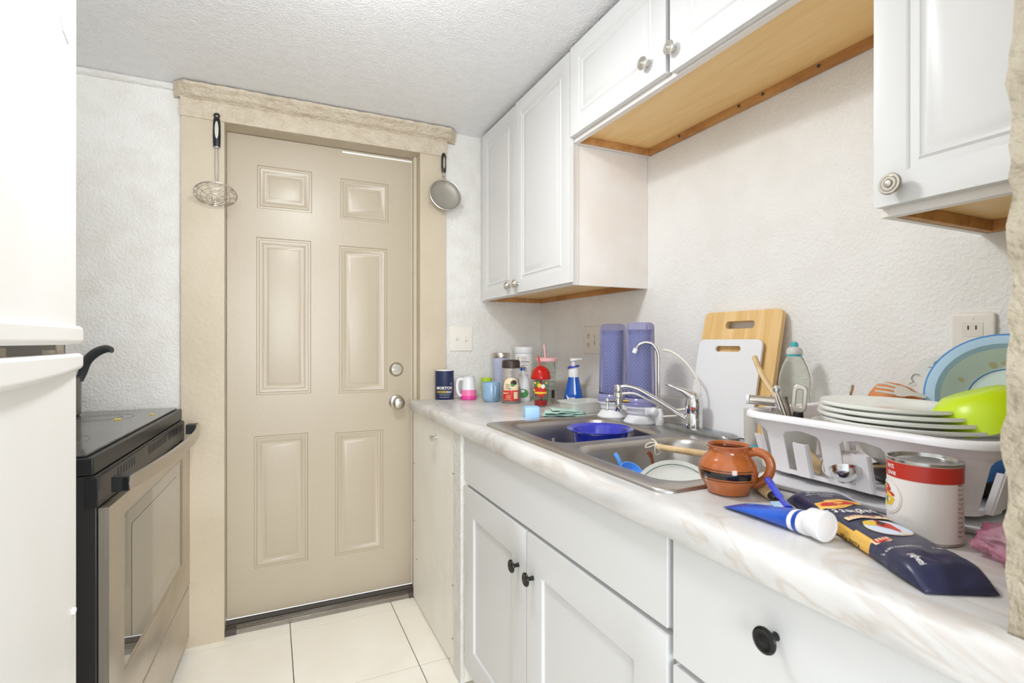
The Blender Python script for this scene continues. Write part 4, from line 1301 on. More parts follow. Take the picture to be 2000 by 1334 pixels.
#@@OBJ2
# ------------------------------------------------------------------ things in the sink
t = thing('plastic_bowl', 'cobalt blue wide-rimmed bowl in the far sink basin', 'bowl', (.902, 1.305, .7755))
g = G(); g.lathe([(0, 0), (.052, 0), (.056, .004), (.074, .060), (.082, .115), (.084, .124), (.098, .130), (.100, .132), (.098, .134), (.082, .129), (.078, .118), (.070, .060), (.050, .008), (0, .006)], 52, mf=lambda i, j: 1 if i >= 8 else 0)
obj('body', g, ['cobalt', 'cobalt_in'], t)
def fork_g(tines=True):
    g = G()
    g.tube(bez([(0, -.09, .003), (0, -.04, .006), (0, .02, .003), (0, .045, .004)], 5), [.0042] * 6 + [.0032] * 10, 10, flat=.35)
    if tines:
        g.box(-.010, .010, .043, .060, .0025, .0045)
        for k in range(4): g.box(-.010 + k * .0059, -.0075 + k * .0059, .058, .092, .0025 + 0, .0042)
    return g
t = obj('fork', fork_g(), 'chrome', loc=(.800, 1.395, .812), rot=(R(-28), R(10), R(150)))
tag(t, 'steel fork in the far sink basin, left of the blue bowl', 'fork')
t = obj('fork', fork_g(False), 'chrome', loc=(.80, 1.352, .800), rot=(R(-20), R(-10), R(120)))
t.name = 'butter_knife'; tag(t, 'steel cutlery handle under the left side of the blue bowl', 'cutlery')

nrm = Vector((-.42, -.62, .66)).normalized()
t = thing('dinner_plate', 'white plate with thin dark green line standing in the near sink basin', 'plate', (.79, .858, .822), rot=nrm.to_track_quat('Z', 'Y').to_euler())
def plate_prof(r, h=.016, th=.004, foot=.6):
    return [(0, th * .5), (r * foot, th * .5), (r * foot, 0), (r * foot + .003, 0), (r * foot + .006, th * .6), (r * .85, h * .55), (r * .99, h), (r, h + th * .5), (r * .99, h + th), (r * .86, h * .55 + th), (r * .72, th * 1.6), (0, th * 1.4)]
g = G(); g.lathe(plate_prof(.094), 64)
obj('body', g, 'white_cer', t)
g = G(); n_ = 64; r1, r2 = .083, .0842
def pz(r): return .0096 + .004 + (r / .094 - .86) * .06
g.loft([[(r * math.cos(2 * PI * k / n_), r * math.sin(2 * PI * k / n_), pz(r) + .0013) for k in range(n_)] for r in (r1, r2)], cap=(False, False))
obj('green_line', g, 'mint_dark', t, fixn=False)

# wooden utensil
a, b = Vector((.822, .962, .922)), Vector((.905, .765, .9215))
t = thing('wooden_spoon', 'wooden utensil with cotton string lying across the near sink basin', 'wooden spoon', a)
d = b - a
g = G(); g.tube([Vector((0, 0, 0)) + d * k for k in (0, .02, .3, .7, 1)], [.0055, .0075, .0075, .008, .008], 14)
obj('handle', g, 'spoon_wood', t)
g = G()
g.tube(bez([(.002, -.004, .007), (-.004, .004, .010), (-.016, .010, .006), (-.020, .012, -.002), (-.010, .006, .000), (.001, -.002, .008), (.004, .012, .014), (.000, .016, .016)], 6), .0012, 6)
g.tube(bez([(.002, -.006, .008), (-.006, -.006, .002), (-.004, -.004, -.016), (.006, -.008, -.014), (.008, -.006, .004)], 6), .0011, 6)
g.tube([d.normalized() * .012 + Vector((.0082 * math.cos(q) * .92, .0082 * math.cos(q) * .39, .0082 * math.sin(q))) for q in [2 * PI * k / 16 for k in range(16)]], .0013, 6, closed=True)
obj('string', g, 'string', t)
t = thing('plastic_scoop', 'sky blue and white plastic scoop leaning in the near sink basin', 'scoop', (.795, 1.012, .79))
g = G(); g.tube(bez([(0, .0, .0), (-.012, .018, .055), (-.020, .030, .090), (-.026, .038, .104)], 5), [.006] * 16, 10, flat=.8)
obj('handle', g, 'light_blue', t)
g = G(); g.lathe([(0, 0), (.018, .004), (.026, .018), (.027, .034), (.025, .034), (.022, .02), (0, .008)], 26, 0, Matrix.Translation((-.014, .004, .045)) @ Matrix.Rotation(R(30), 4, 'X'))
obj('cup', g, 'light_blue', t)
t = thing('clay_shard_spoon', 'small reddish brown spoon tip showing behind the plate in the sink', 'spoon', (.875, 1.030, .80))
t.name = 'brown_spoon'
g = G(); g.tube(bez([(.0, -.03, -.05), (0, 0, .05), (.0, .012, .080), (-.004, .018, .090)], 5), [.005] * 10 + [.007] * 5 + [.004], 10, flat=.5)
obj('handle', g, 'clay_in', t)

# ------------------------------------------------------------------ dish rack
RK = thing('dish_rack', 'white plastic dish rack with slotted sides full of dishes', 'dish rack', (1.035, .555, .9195))
hx, hy, cr_ = .172, .195, .055
def rloop(off, z, n=11):
    pts = rrect(-hx - off, hx + off, -hy - off, hy + off, cr_ + off, n)
    return pts
def rpath(off):
    return rloop(off, 0, 11)
BASE = rpath(0)
per = [0]
for i in range(len(BASE)):
    a, b = Vector(BASE[i]), Vector(BASE[(i + 1) % len(BASE)])
    per.append(per[-1] + (b - a).length)
PL = per[-1]
def rat(s_, off):
    s_ %= PL
    for i in range(len(BASE)):
        if per[i] <= s_ <= per[i + 1] and per[i + 1] > per[i]:
            t_ = (s_ - per[i]) / (per[i + 1] - per[i])
            P2 = rpath(off)
            a, b = Vector(P2[i]), Vector(P2[(i + 1) % len(P2)])
            return a.lerp(b, t_)
    return Vector(BASE[0])
cacheP = {}
def rpt(s_, z, out=0):
    off = -.028 + .028 * (z / .11) + out
    p_ = rat(s_, off)
    return (p_.x, p_.y, z)
g = G()
# rim: full loop
prof_ = [(-.004, .098), (.001, .106), (.007, .1125), (.013, .113), (.017, .109), (.016, .104), (.011, .107), (.005, .104), (.001, .096)]
prof_ = [(-.003, .096), (-.002, .110), (.003, .114), (.010, .114), (.015, .110), (.0155, .103), (.012, .103), (.009, .108), (.003, .107), (.0005, .096)]
rings = []
ns = 120
for k in range(ns):
    s_ = PL * k / ns
    ring = []
    for (o, z) in prof_:
        p_ = rat(s_, o); ring.append((p_.x, p_.y, z))
    rings.append(ring)
rings.append(rings[0])
g.loft(rings, cap=(False, False))
obj('rim', g, 'white_rack', RK, ang=50)
# slotted wall: band, slats, bottom band
g = G()
def strip(sa, sb, z0_, z1_, th=.0025, nz=1, ns_=2, fl=None, out=0):
    rings = []
    for j in range(nz + 1):
        z = z0_ + (z1_ - z0_) * j / nz
        a_, b_ = fl(z) if fl else (sa, sb)
        row = [rpt(a_ + (b_ - a_) * i / ns_, z, out + th) for i in range(ns_ + 1)] + [rpt(a_ + (b_ - a_) * i / ns_, z, out) for i in range(ns_, -1, -1)]
        rings.append(row)
    g.loft(rings)
def whole(z0_, z1_):
    rings = []
    for k in range(ns + 1):
        s_ = PL * k / ns
        rings.append([rpt(s_, z0_, 0), rpt(s_, z0_, .003), rpt(s_, z1_, .003), rpt(s_, z1_, 0)])
    g.loft(rings, cap=(False, False))
whole(.088, .100); whole(.002, .010)
nsl = 13
iF = 2 * 12 - 1   # index of the last point of the far-front corner
PH = per[iF] + (BASE[iF][1] - .125)
for k in range(nsl):
    sc_ = PH + PL * k / nsl
    pitch = PL / nsl
    def fl(z, sc_=sc_, pitch=pitch):
        w = .017
        if z > .076:
            u = min(1, (z - .076) / .013); w = .017 + (pitch / 2 + .0005 - .017) * (1 - math.sqrt(max(0, 1 - u * u)))
        return sc_ - w, sc_ + w
    strip(0, 0, .006, .089, nz=14, ns_=3, fl=fl)
obj('slotted_wall', g, 'white_rack', RK, ang=50)
for k in range(nsl):
    g = G()
    sc_ = PH + PL * (k + .5) / nsl
    strip(sc_ - .012, sc_ + .012, .004, .066, th=.003, nz=4, out=.009)
    for e in (-1, 1): strip(sc_ + e * .012 - .0012, sc_ + e * .012 + .0012, .004, .066, th=.008, nz=2, ns_=1, out=.001)
    obj('plate_rib', g, 'white_rack', RK, ang=50)
g = G()
fx, fy = hx - .03, hy - .03
g.loft([[(a, b, z) for a, b in rrect(-fx, fx, -fy, fy, .03, 5)] for z in (0, .004)])
obj('floor_panel', g, 'white_rack', RK)
g = G()
for sx in (-1, 1):
    for sy in (-1, 1): g.box(sx * .115 - .012, sx * .115 + .012, sy * .135 - .012, sy * .135 + .012, -.007, .001)
obj('feet', g, 'white_rack', RK, bevel=.002)

# drip tray
t = thing('drip_tray', 'shallow white drip tray under the dish rack', 'tray', (1.008, .545, Z0 + .0003), R(10))
def trr(x, y, z, r=.03): return [(a, b, z) for a, b in rrect(-x, x, -y, y, r, 6)]
g = G(); g.loft([trr(.162, .165, 0), trr(.166, .169, .003), trr(.172, .175, .011), trr(.175, .178, .0125), trr(.175, .178, .0105), trr(.168, .171, .010), trr(.163, .166, .0065), trr(.160, .163, .0055)])
obj('body', g, 'white_pl', t)
FZ = RK.location.z + .0045

# utensil cup inside the rack
t = thing('utensil_cup', 'grey-white utensil cup standing in the far end of the rack', 'cup', (.945, .690, FZ))
g = G(); g.lathe([(0, 0), (.030, 0), (.031, .002), (.036, .085), (.037, .087), (.0345, .087), (.029, .004), (0, .004)], 36)
obj('body', g, 'frost', t)
cx, cy = .945, .690
def util(name, label, cat, pts, rr, m, flat=1.0, extra=None):
    o = bpy.data.objects.new(name, None); COL.objects.link(o)
    base = Vector(pts[0]); o.location = base
    tag(o, label, cat)
    g = G(); g.tube([Vector(p_) - base for p_ in bez(pts, 5)], rr, 12, flat=flat)
    obj('handle', g, m, o)
    return o, base
# long wooden spatula: blade down outside the cup, handle tip up left
t, b0 = util('wooden_spatula', 'long wooden spatula with its handle tip pointing up over the rack', 'spatula',
             [(.935, .655, .955), (.948, .700, 1.010), (.990, .800, 1.085), (1.008, .842, 1.135)], [.0065] * 16, 'spoon_wood', .75)
g = G(); g.loft([esec(Vector(p_) - b0, (.02, .05, .06), w, h_) for p_, w, h_ in (((.935, .655, .955), .0065, .0045), ((.928, .638, .942), .013, .003), ((.922, .626, .932), .016, .0025), ((.918, .618, .928), .010, .002))])
obj('blade', g, 'spoon_wood', t)
# horizontal steel tube with white end
t, b0 = util('cylindrical_utensil', 'horizontal silver handle with white end cap sticking out of the rack corner', 'utensil',
             [(.900, .765, 1.050), (.912, .752, 1.049), (.930, .728, 1.047)], [.0095] * 11, 'steel_bar')
g = G(); g.tube([(0, 0, 0), (-.0035, .0045, .0002)], .0103, 16)
obj('end_cap', g, 'white_pl', t)
# peeler
t, b0 = util('vegetable_peeler', 'metal vegetable peeler with a long open loop handle', 'peeler', [(.925, .682, .985), (.928, .682, 1.012), (.930, .682, 1.026)], [.003] * 11, 'black', .8)
g = G()
T = Matrix.Translation((.012, 0, .045)) @ Matrix.Rotation(R(-62), 4, 'Z') @ Matrix.Rotation(R(4), 4, 'Y')
g.sheet(rrect(-.0135, .0135, 0, .056, .0125, 6), [rrect(-.0055, .0055, .012, .046, .004, 5)], .006, 0, T)
obj('loop', g, 'steel_bar', t, bevel=.0015)
g = G(); g.tube([(.012, 0, .047), (.012, 0, .034), (.006, 0, .02)], [.009, .010, .006], 14)
obj('ferrule', g, 'black', t)
# cluster of cutlery handles
cl = [('table_spoon', 'polished spoon handle with a round end, second from the rack corner', (.905, .715, 1.035), (.952, .682, .960), .0055, 'chrome'),
      ('table_fork', 'thin steel fork handle in the utensil cup, behind the round-ended spoon', (.938, .745, 1.058), (.955, .690, .965), .0042, 'chrome'),
      ('steel_tongs', 'steel tongs in the utensil cup, tips together', (.935, .728, 1.072), (.942, .694, .960), .0050, 'steel_bar'),
      ('steel_utensil', 'dark steel handle in the utensil cup between the tongs and the wooden spatula', (.940, .712, 1.058), (.935, .690, .965), .0046, 'pan')]
for nm, lb, top, bot, rr_, m_ in cl:
    t, b0 = util(nm, lb, 'utensil', [bot, ((top[0] + bot[0]) / 2, (top[1] + bot[1]) / 2 - .004, (top[2] + bot[2]) / 2), top], [rr_ * .8] * 5 + [rr_] * 5 + [rr_ * 1.5], m_, .6)
    if nm == 'steel_tongs':
        g = G(); g.lathe([(0, -.008), (.007, -.004), (.0078, .003), (.004, .008), (0, .009)], 16, c=tuple(Vector(top) - b0))
        obj('pivot', g, 'chrome', t)
        g = G(); g.tube([Vector(bot) - b0 + Vector((.008, .010, 0)), Vector(top) - b0 + Vector((.003, .004, -.004))], .0045, 10, flat=.5)
        obj('arm', g, 'chrome', t)
# upright teaspoon behind plates
t, b0 = util('teaspoon', 'single teaspoon handle standing up behind the white plates', 'spoon', [(1.075, .678, .99), (1.083, .676, 1.035), (1.092, .672, 1.080)], [.003] * 8 + [.0045, .0055, .004], 'chrome', .5)
# ladle through the slots + wooden fork
t, b0 = util('steel_ladle', 'shiny steel ladle poking out through the rack slots towards the pasta', 'ladle', [(.955, .640, .947), (.905, .612, .938), (.880, .585, .934), (.868, .560, .938)], [.0035] * 16, 'chrome', .6)
g = G(); g.lathe([(0, -.018), (.014, -.015), (.022, -.006), (.0245, .004), (.0225, .004), (.013, -.012), (0, -.015)], 30, 0, Matrix.Translation((-.092, -.098, .007)) @ Matrix.Rotation(R(28), 4, 'Y') @ Matrix.Rotation(R(-20), 4, 'X'))
obj('bowl', g, 'chrome', t)
t, b0 = util('wooden_fork', 'small wooden utensil lying inside the rack behind the slots', 'utensil', [(.925, .585, .932), (.935, .56, .950), (.96, .52, .958)], [.007, .007, .006, .006, .005, .005, .005, .005, .005, .005, .005], 'spoon_wood', .6)
t = thing('frying_pan', 'black pan lying on the bottom of the rack under the plates', 'pan', (1.035, .500, FZ))
g = G(); g.lathe([(0, 0), (.080, 0), (.098, .014), (.100, .016), (.097, .016), (.079, .004), (0, .003)], 44)
obj('body', g, 'black', t)

# bowl + plates
t = thing('serving_bowl', 'large pale bowl under the stack of white plates', 'bowl', (1.03, .515, FZ + .018))
g = G(); g.lathe([(0, 0), (.05, 0), (.054, .003), (.09, .030), (.115, .068), (.120, .080), (.117, .081), (.110, .070), (.085, .034), (.05, .007), (0, .006)], 60)
obj('body', g, 'white_cer', t)
for i, (x, y, z, r, rx, ry, lab) in enumerate(((.994, .522, 1.018, .128, .5, .5, 'bottom and widest white plate of the stack in the rack'),
                                         (.990, .530, 1.0275, .124, .5, .5, 'second white plate from the bottom of the stack in the rack'),
                                         (.990, .537, 1.0365, .117, .8, .5, 'third white plate from the bottom of the stack in the rack'),
                                         (.990, .546, 1.0450, .107, 1, .5, 'top white plate of the stack, in front of the overturned clay mug'))):
    t = thing('dinner_plate', lab, 'plate', (x, y, z), rot=(R(rx), R(ry), 0), group='white plates stacked in the dish rack')
    g = G(); g.lathe([(0, .002), (r * .6, .002), (r * .60, 0), (r * .63, 0), (r * .9, .0085), (r * .99, .0115), (r, .014), (r * .995, .0175), (r * .98, .0175), (r * .9, .0125), (r * .66, .005), (0, .005)], 64)
    obj('body', g, 'white_cer', t)

# overturned clay mug
ax = Vector((.12, -.60, -.03)).normalized()
T = ax.to_track_quat('Z', 'Y')
t = thing('clay_mug', 'clay mug lying on its side behind the stacked white plates', 'mug', (1.136, .664, 1.040), rot=T.to_euler())
g = G(); g.lathe([(0, .004), (.022, 0), (.028, .002), (.042, .012), (.049, .028), (.0475, .048), (.040, .070), (.031, .084), (.029, .094), (.032, .108), (.038, .118), (.036, .119), (.027, .094), (.025, .080), (.032, .064), (.040, .045), (.041, .028), (.030, .010), (0, .009)], 48,
                 mf=lambda i, j: 2 if i >= 11 else (0 if i < 6 else 1))
obj('body', g, ['clay_raw', 'clay', 'clay_in'], t)
t = thing('plastic_fork', 'white plastic fork lying on the overturned clay mug', 'fork', (1.096, .586, 1.074), rot=(R(12), R(-48), R(12)))
g = G()
g.loft([[(w * c_, y, .0022 * s_ + zz) for c_, s_ in [(math.cos(q), math.sin(q)) for q in [2 * PI * k / 14 for k in range(14)]]] for (y, w, zz) in ((-.040, .004, -.004), (-.02, .005, -.001), (-.006, .012, .001), (.002, .013, .002), (.008, .009, .002))])
for k in range(3): g.tube([(-.009 + k * .009, .004, .002), (-.010 + k * .010, .022, .004), (-.010 + k * .010, .038, .002)], [.0024, .0022, .0016], 8)
obj('body', g, 'frost', t)

# patterned plate behind
nrm = Vector((-.94, -.08, .32)).normalized()
t = thing('patterned_plate', 'white plate with grey scroll pattern leaning on the wall behind the blue bowl', 'plate', (1.190, .530, 1.045), rot=nrm.to_track_quat('Z', 'Y').to_euler())
g = G(); g.lathe(plate_prof(.105), 56)
obj('body', g, 'white_cer', t)
g = G()
for k in range(12):
    a = 2 * PI * k / 12
    T = Matrix.Rotation(a, 4, 'Z') @ Matrix.Translation((.092, 0, .0165))
    g.tube(bez([(-.006, -.014, 0), (.003, -.010, 0), (.002, 0, 0), (-.005, .004, 0), (-.002, .012, 0)], 4), .0007, 5, 0, T)
obj('scroll_pattern', g, 'gasket', t)

# big blue bowl, opening towards the camera
nrm = Vector((-.93, -.13, .30)).normalized()
bc = Vector((1.142, .452, 1.078))
t = thing('mixing_bowl', 'large pale blue plastic bowl with darker blue rim propped up in the rack', 'bowl', bc, rot=nrm.to_track_quat('Z', 'Y').to_euler())
BR = .109
bp = [(0, -.048), (.060, -.048), (.066, -.045), (.082, -.028), (.090, -.010), (.0945, -.001), (.107, .003), (BR, .004), (BR, .006), (.106, .006), (.0925, .002), (.087, -.008), (.078, -.027), (.063, -.042), (.058, -.044), (0, -.044)]
g = G(); g.lathe(bp, 64, mf=lambda i, j: 1 if i >= 11 else (2 if 6 <= i <= 8 else 0))
obj('body', g, ['bowl_blue', 'bowl_inner', 'bowl_rim'], t)
g = G(); g.tube([(.0585 * math.cos(q), .0585 * math.sin(q), -.0436) for q in [2 * PI * k / 60 for k in range(60)]], .0012, 6, closed=True)
obj('base_ring', g, 'bowl_rim', t)
g = G()
def bsurf(x, y):
    r = math.hypot(x, y)
    P = [(0, -.044), (.058, -.044), (.063, -.042), (.078, -.027), (.087, -.008)]
    for i in range(len(P) - 1):
        if r <= P[i + 1][0]: return (x, y, P[i][1] + (P[i + 1][1] - P[i][1]) * (r - P[i][0]) / (P[i + 1][0] - P[i][0]) + .0006)
    return (x, y, -.005)
qi = nrm.to_track_quat('Z', 'Y').inverted()
def bl(dy, dz):   # world offset in the rim plane -> local
    v = qi @ Vector((0, dy, dz)); return v.x, v.y
for (dy, dz, a_, b_) in ((.066, .030, .004, .004), (.024, .065, .006, .005), (.004, .070, .011, .003), (-.02, .070, .010, .003)):
    x, y = bl(dy, dz); g = G(); g.patch(bsurf, ell(x, y, a_, b_, 14), 0, 2)
    obj('food_stain', g, 'stain', t, fixn=False)

# lime bowl leaning
nrm = Vector((.18, -.30, -.93)).normalized()
t = thing('lime_bowl', 'lime green plastic bowl upside down at the near end of the rack', 'bowl', (1.032, .427, 1.040), rot=nrm.to_track_quat('Z', 'Y').to_euler())
g = G(); g.lathe([(0, -.052), (.030, -.052), (.040, -.051), (.058, -.038), (.070, -.014), (.074, .004), (.0745, .006), (.0725, .006), (.068, -.012), (.055, -.036), (.034, -.048), (0, -.049)], 56)
obj('body', g, 'lime2', t)
t = thing('small_bowl', 'blue bowl edge showing under the lime green bowl', 'bowl', (1.000, .435, .955), rot=(0, 0, 0))
g = G(); g.lathe([(0, 0), (.03, 0), (.05, .018), (.058, .042), (.056, .042), (.047, .02), (0, .004)], 44)
obj('body', g, 'bowl_rim', t)

# ------------------------------------------------------------------ near end of the counter
t = thing('food_can', 'large food can with red band and pasta picture in front of the rack', 'can', (.806, .401, Z0 + .0003), face_cam(.806, .401))
CR = .0415; CH = .106
g = G(); g.lathe([(0, .002), (CR - .002, .002), (CR - .001, 0), (CR + .0005, .001), (CR + .0005, .0035), (CR, .004), (CR, CH - .004), (CR + .0005, CH - .0035), (CR + .0008, CH), (CR - .001, CH + .0004), (CR - .002, CH - .003), (CR - .0025, CH - .0045), (CR - .008, CH - .0045), (CR - .010, CH - .0035), (CR - .014, CH - .0045), (0, CH - .0045)], 64,
                 mf=lambda i, j: 1 if i == 5 else 0)
obj('body', g, ['tin', 'can_paper'], t)
g = G(); f_ = cyl(CR, .0003)
g.quadpatch(f_, -CR * PI, CR * PI, CH - .0255, CH - .0045, 64, 1, 0)
obj('red_band', g, 'brick_print', t, fixn=False)
g = G(); f2 = cyl(CR, .0007); f3 = cyl(CR, .001); f4 = cyl(CR, .0013)
g.text('ect', .0105, f2, -.0425, CH - .0135, 0, .014); g.text('ove', .0105, f2, -.0405, CH - .0225, 0, .014)
for k in range(12):
    z = .078 - k * .006
    g.text(('Nutr', 'Facts', 'Serv', 'Calor', 'Total', 'Sat F', 'Trans', 'Chol', 'Sodi', 'Carb', 'Fiber', 'Prot')[k], .0052, f2, .039, z, 1, .01 if k in (0, 3) else 0, align='LEFT')
g.text('SERVING', .0034, f2, -.022, .030, 2); g.text('SUGGESTION', .0034, f2, -.021, .0265, 2)
g.patch(f2, ell(-.047, .052, .0225, .023, 40), 2, 5); g.patch(f3, ell(-.048, .053, .0215, .0215, 40), 0, 5)
for k in range(26):
    a = random.random() * 6.28; r = .014 * math.sqrt(random.random())
    x, z = -.050 + r * math.cos(a), .054 + r * math.sin(a) * .95
    T_ = random.random() * PI
    g.patch(f4, [(x + .005 * math.cos(q) * math.cos(T_) - .0022 * math.sin(q) * math.sin(T_), z + .005 * math.cos(q) * math.sin(T_) + .0022 * math.sin(q) * math.cos(T_)) for q in [2 * PI * j / 10 for j in range(10)]], (3, 4, 4, 3, 5)[k % 5] if k % 9 else 6, 1)
obj('label_print', g, ['white_print', 'dark_print', 'plate_w', 'yellow_print', 'red_print', 'orange_print', 'green_print'], t, fixn=False)

# spaghetti pack: local y along the pack towards the near end, x towards the counter front
pc = Vector((.729, .428, Z0 + .0004))
Ld = Vector((-.150, -.270, 0)).normalized()
rz = math.atan2(-Ld.x, Ld.y)   # local y -> Ld
t = thing('pasta_packet', 'navy packet of spaghetti with yellow window lying at the counter edge', 'pasta packet', pc, rz)
HL, HW, HT = .158, .039, .026
def pw(y):
    e = min(1, (HL - abs(y)) / .03)
    return HW * (1.03 if y > .1 else 1) * (.90 + .10 * e)
def ph(y):
    e = min(1, max(0, (HL - abs(y)) / .035))
    return HT * (.22 + .78 * math.sin(e * PI / 2))
def top(x, y, off=.0006):
    w, h_ = pw(y), ph(y)
    u = min(.999, abs(x) / w)
    wr = .0012 * noise.noise(Vector((x * 60, y * 30, 0))) + (.007 * min(1, (y - .09) / .03) * noise.noise(Vector((x * 55, y * 75, 3))) if y > .09 else 0)
    return (x, y, h_ * (.55 + .45 * (1 - u ** 4) ** .5) + wr * (1 - u) + off)
g = G(); rings = []; ny = 60; nx = 18
for i in range(ny + 1):
    y = -HL + 2 * HL * i / ny
    w, h_ = pw(y), ph(y)
    ring = []
    for k in range(nx + 1):
        x = w * math.cos(PI * k / nx) ; ring.append(top(x, y, 0))
    z_ = ring[-1][2]
    for fr in (.66, .33): ring.append((-w - .001, y, z_ * fr))
    for k in range(1, 6): ring.append((-w + 2 * w * k / 6, y, 0.0))
    for fr in (.33, .66): ring.append((w + .001, y, z_ * fr))
    rings.append(ring)
def pmf(i, j):
    y = -HL + 2 * HL * (i + .5) / ny
    lo = -.055; hi = .070
    if lo < y < hi:
        wid = .5 + 2.2 * (y - lo) / (hi - lo)
        if j >= nx + 7 or j < wid: return 1
    return 0
g.loft(rings, mf=pmf)
obj('film', g, ['navy', 'window_yellow'], t, ang=60)
g = G(); f_ = lambda x, y: top(x, y, .0007); f2 = lambda x, y: top(x, y, .0010); f3 = lambda x, y: top(x, y, .0013); f4 = lambda x, y: top(x, y, .0016)
# pasta picture band near the far end
g.patch(f_, [(-.030, -.078), (-.006, -.084), (.015, -.080), (.034, -.074), (.036, -.050), (.020, -.040), (.004, -.046), (-.014, -.060), (-.030, -.066)], 2, 5)
g.patch(f2, ell(-.002, -.066, .017, .007), 3, 3); g.patch(f2, ell(.020, -.060, .011, .008), 3, 3); g.patch(f3, ell(.004, -.066, .007, .003), 2, 2)
# far-end small text
for k, w_ in enumerate(('PASTA', 'ELABORADA CON', 'TRIGO DURUM')): g.text(w_, .0060, f_, .004, -.118 + .0095 * (2 - k) - .002, 0)
g.patch(f_, [(-.003, -.143), (.003, -.143), (0, -.136)], 0, 1)
# arched Spaghetti
word = 'Spaghetti'
for i, ch in enumerate(word):
    u = -.032 + .0081 * i
    g.text(ch, .0215, f_, u, -.041 + .007 * (1 - ((u) / .033) ** 2) , 0, .014, ang=-(u) * 7, sx=.85)
# banner and oval
SH = .011
for (r_, fn_, mi_) in ((.032, f_, 1), (.0305, f2, 4)): g.patch(fn_, ell(-.003, .024 + SH, r_ * .80, r_ * .86, 40), mi_, 5)
g.patch(f3, ell(.008, .010 + SH, .011, .009), 5, 3)
g.patch(f3, [(x, y + SH) for x, y in [(-.004, -.004), (.010, .012), (.006, .022), (-.002, .030), (-.008, .044), (-.012, .034), (-.013, .012)]], 3, 3)
g.patch(f4, [(x, y + SH) for x, y in [(-.004, .000), (.003, .010), (-.002, .018), (-.009, .010)]], 7, 2)
g.patch(f3, ell(-.011, .044 + SH, .004, .005), 1, 2)
bn = [(-.030 + .060 * k / 12, -.004 + SH - .006 * math.sin(PI * k / 12)) for k in range(13)]
g.patch(f4, bn + [(x, y - .011) for x, y in bn[::-1]], 1, 4)
for i, ch in enumerate('La Moderna'):
    u = -.025 + .0054 * i
    g.text(ch, .0078, lambda x, y: top(x, y, .0019), u, -.0135 + SH - .006 * math.sin(PI * (u + .030) / .060), 3, .008)
# red box mark
g.patch(f_, rrect(.018, .037, .066, .078, .001, 2), 1, 3); 
g.patch(f2, rrect(.0195, .0355, .0672, .0768, .0006, 2), 3, 3)
for k in range(4): g.patch(f3, rrect(.0210 + k * .0036, .0228 + k * .0036, .0685, .0755, .0002, 1), 1, 1)
g.text('CONTENIDO NETO', .0050, f_, .020, .094, 0); g.text('200 g', .0050, f_, -.018, .098, 0)
g.text('Spaghetti', .010, f_, .026, .125, 0, .012, ang=R(90), sx=.6)
obj('printed_design', g, ['white_print', 'cream_print', 'orange_print', 'red_print', 'sky_print', 'yellow_print', 'dark_print', 'dark_print'], t, fixn=False)
g = G()
def side(x, y): return (pw(x) + .0016, x, y)
g.text('Spaghetti', .011, side, -.028, .004, 0, .012); g.text('200 g  PASTA', .008, side, .028, .004, 0, .01)
obj('side_print', g, 'dark_print', t, fixn=False)

# toothpaste
A = Vector((.676, .600, Z0 + .0004)); B = Vector((.664, .468, Z0 + .0004))
d = (B - A); ln = d.length
t = thing('toothpaste_tube', 'blue toothpaste tube with thick white screw cap at the counter edge', 'toothpaste', A, math.atan2(-d.x, d.y))
rings = []
for k in range(21):
    u = k / 20; y = ln * u
    w = .026 - (.026 - .0165) * u ** 1.2; h_ = .0012 + (.0160 - .0012) * min(1, u * 1.05) ** .8
    rings.append([(w * math.copysign(abs(math.cos(q)) ** .85, math.cos(q)), y, h_ + .0005 + h_ * math.sin(q)) for q in [2 * PI * j / 28 for j in range(28)]])
g = G(); g.loft(rings, mf=lambda i, j: 1 if i in (17, 19) else (2 if i == 0 and j > 12 and j < 20 else (3 if (7 <= j <= 11 and 2 < i < 12 and j > 6 + i * .2) else 0)))
g.lathe([(.0165, 0), (.0165, .004), (.012, .008), (0, .008)], 28, 1, Matrix.Translation((0, ln, .0168)) @ Matrix.Rotation(R(-90), 4, 'X'))
obj('tube', g, ['tp_blue', 'white_pl', 'red_print', 'light_blue'], t)
g = G(); T = Matrix.Translation((0, ln + .004, .0208)) @ Matrix.Rotation(R(-90), 4, 'X')
g.lathe([(0, 0), (.0180, 0), (.0188, .001), (.0204, .021), (.0200, .0232), (.0188, .0240), (.0184, .0236), (.0165, .0236), (.0160, .0230), (0, .0230)], 48, 0, T)
obj('cap', g, 'white_pl', t)

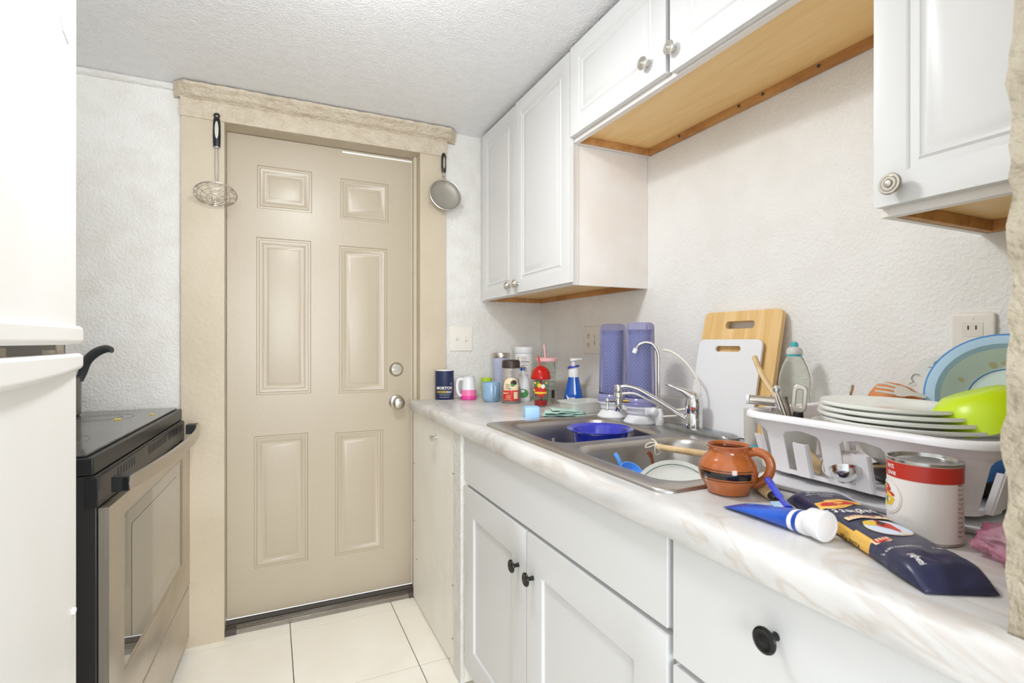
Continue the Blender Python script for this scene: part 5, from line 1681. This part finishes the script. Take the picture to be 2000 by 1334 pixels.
# knife-like wooden handle
A = Vector((.800, .668, Z0 + .0095)); B = Vector((.752, .590, Z0 + .0095))
d = (B - A)
t = thing('paring_knife', 'knife with worn wooden handle lying between the clay mug and the pasta', 'knife', A, math.atan2(-d.x, d.y))
g = G(); g.loft([[(w * math.cos(q), y, .0085 * math.sin(q)) for q in [2 * PI * j / 18 for j in range(18)]] for (y, w) in ((-.004, .006), (0, .010), (.03, .0125), (.07, .0135), (.088, .011))])
obj('handle', g, 'spoon_wood', t)
g = G(); g.loft([[(w * math.cos(q), y, h_ * math.sin(q)) for q in [2 * PI * j / 14 for j in range(14)]] for (y, w, h_) in ((.086, .010, .008), (.098, .0085, .007), (.104, .006, .004))])
obj('bolster', g, 'black', t)
# toothbrush
A = Vector((.757, .606, .937)); B = Vector((.683, .512, .926))
d = B - A
t = thing('toothbrush', 'translucent blue toothbrush lying across the knife handle', 'toothbrush', A, math.atan2(-d.x, d.y))
ln = math.hypot(d.x, d.y); dz = d.z / ln
g = G(); g.tube(bez([(0, 0, .002), (.002, .03, .001), (0, ln * .55, -.006), (0, ln * .8, -.009), (0, ln, -.009)], 6), [.0062] * 8 + [.0058] * 6 + [.004] * 3 + [.006] * 8, 14, flat=.6)
obj('handle', g, 'brush_blue', t)
g = G()
for j in range(7):
    for i in range(3):
        x = .004 + i * .0032; y = ln * .78 + j * .0034
        g.tube([(x - .004, y, -.009), (x + .008, y, -.0105)], .0013, 6, 0 if j % 2 else 1)
obj('bristles', g, ['bristle', 'white_pl'], t)
# pink bag
bm = bmesh.new(); bmesh.ops.create_icosphere(bm, subdivisions=5, radius=1)
for v in bm.verts:
    c0 = v.co.copy()
    k = 1 + .22 * noise.noise(c0 * 2.1) - .22 * abs(noise.noise(c0 * 3.1 + Vector((4, 1, 2)))) - .12 * abs(noise.noise(c0 * 6.3))
    v.co = Vector((c0.x * .052 * k, c0.y * .050 * k, c0.z * .025 * k))
zm = min(v.co.z for v in bm.verts)
for v in bm.verts: v.co.z = max(0, (v.co.z - zm) * 1.0 - .006)
g = G(); bm.verts.index_update(); g.v = [v.co.copy() for v in bm.verts]; g.f = [[v.index for v in f.verts] for f in bm.faces]; g.m = [0] * len(g.f); bm.free()
t = thing('candy_bag', 'crumpled pink cellophane bag beside the can at the wall end', 'bag', (.818, .298, Z0 + .0003), R(20))
obj('film', g, 'pink_film', t, ang=180)
g = G(); g.loft([[(x, w * math.cos(q), z + h_ * math.sin(q)) for q in [2 * PI * j / 14 for j in range(14)]] for (x, w, z, h_) in ((-.035, .006, .018, .003), (-.012, .016, .024, .006), (.015, .014, .022, .006), (.036, .005, .018, .003))])
obj('contents', g, 'hot_pink', t)
#@@END
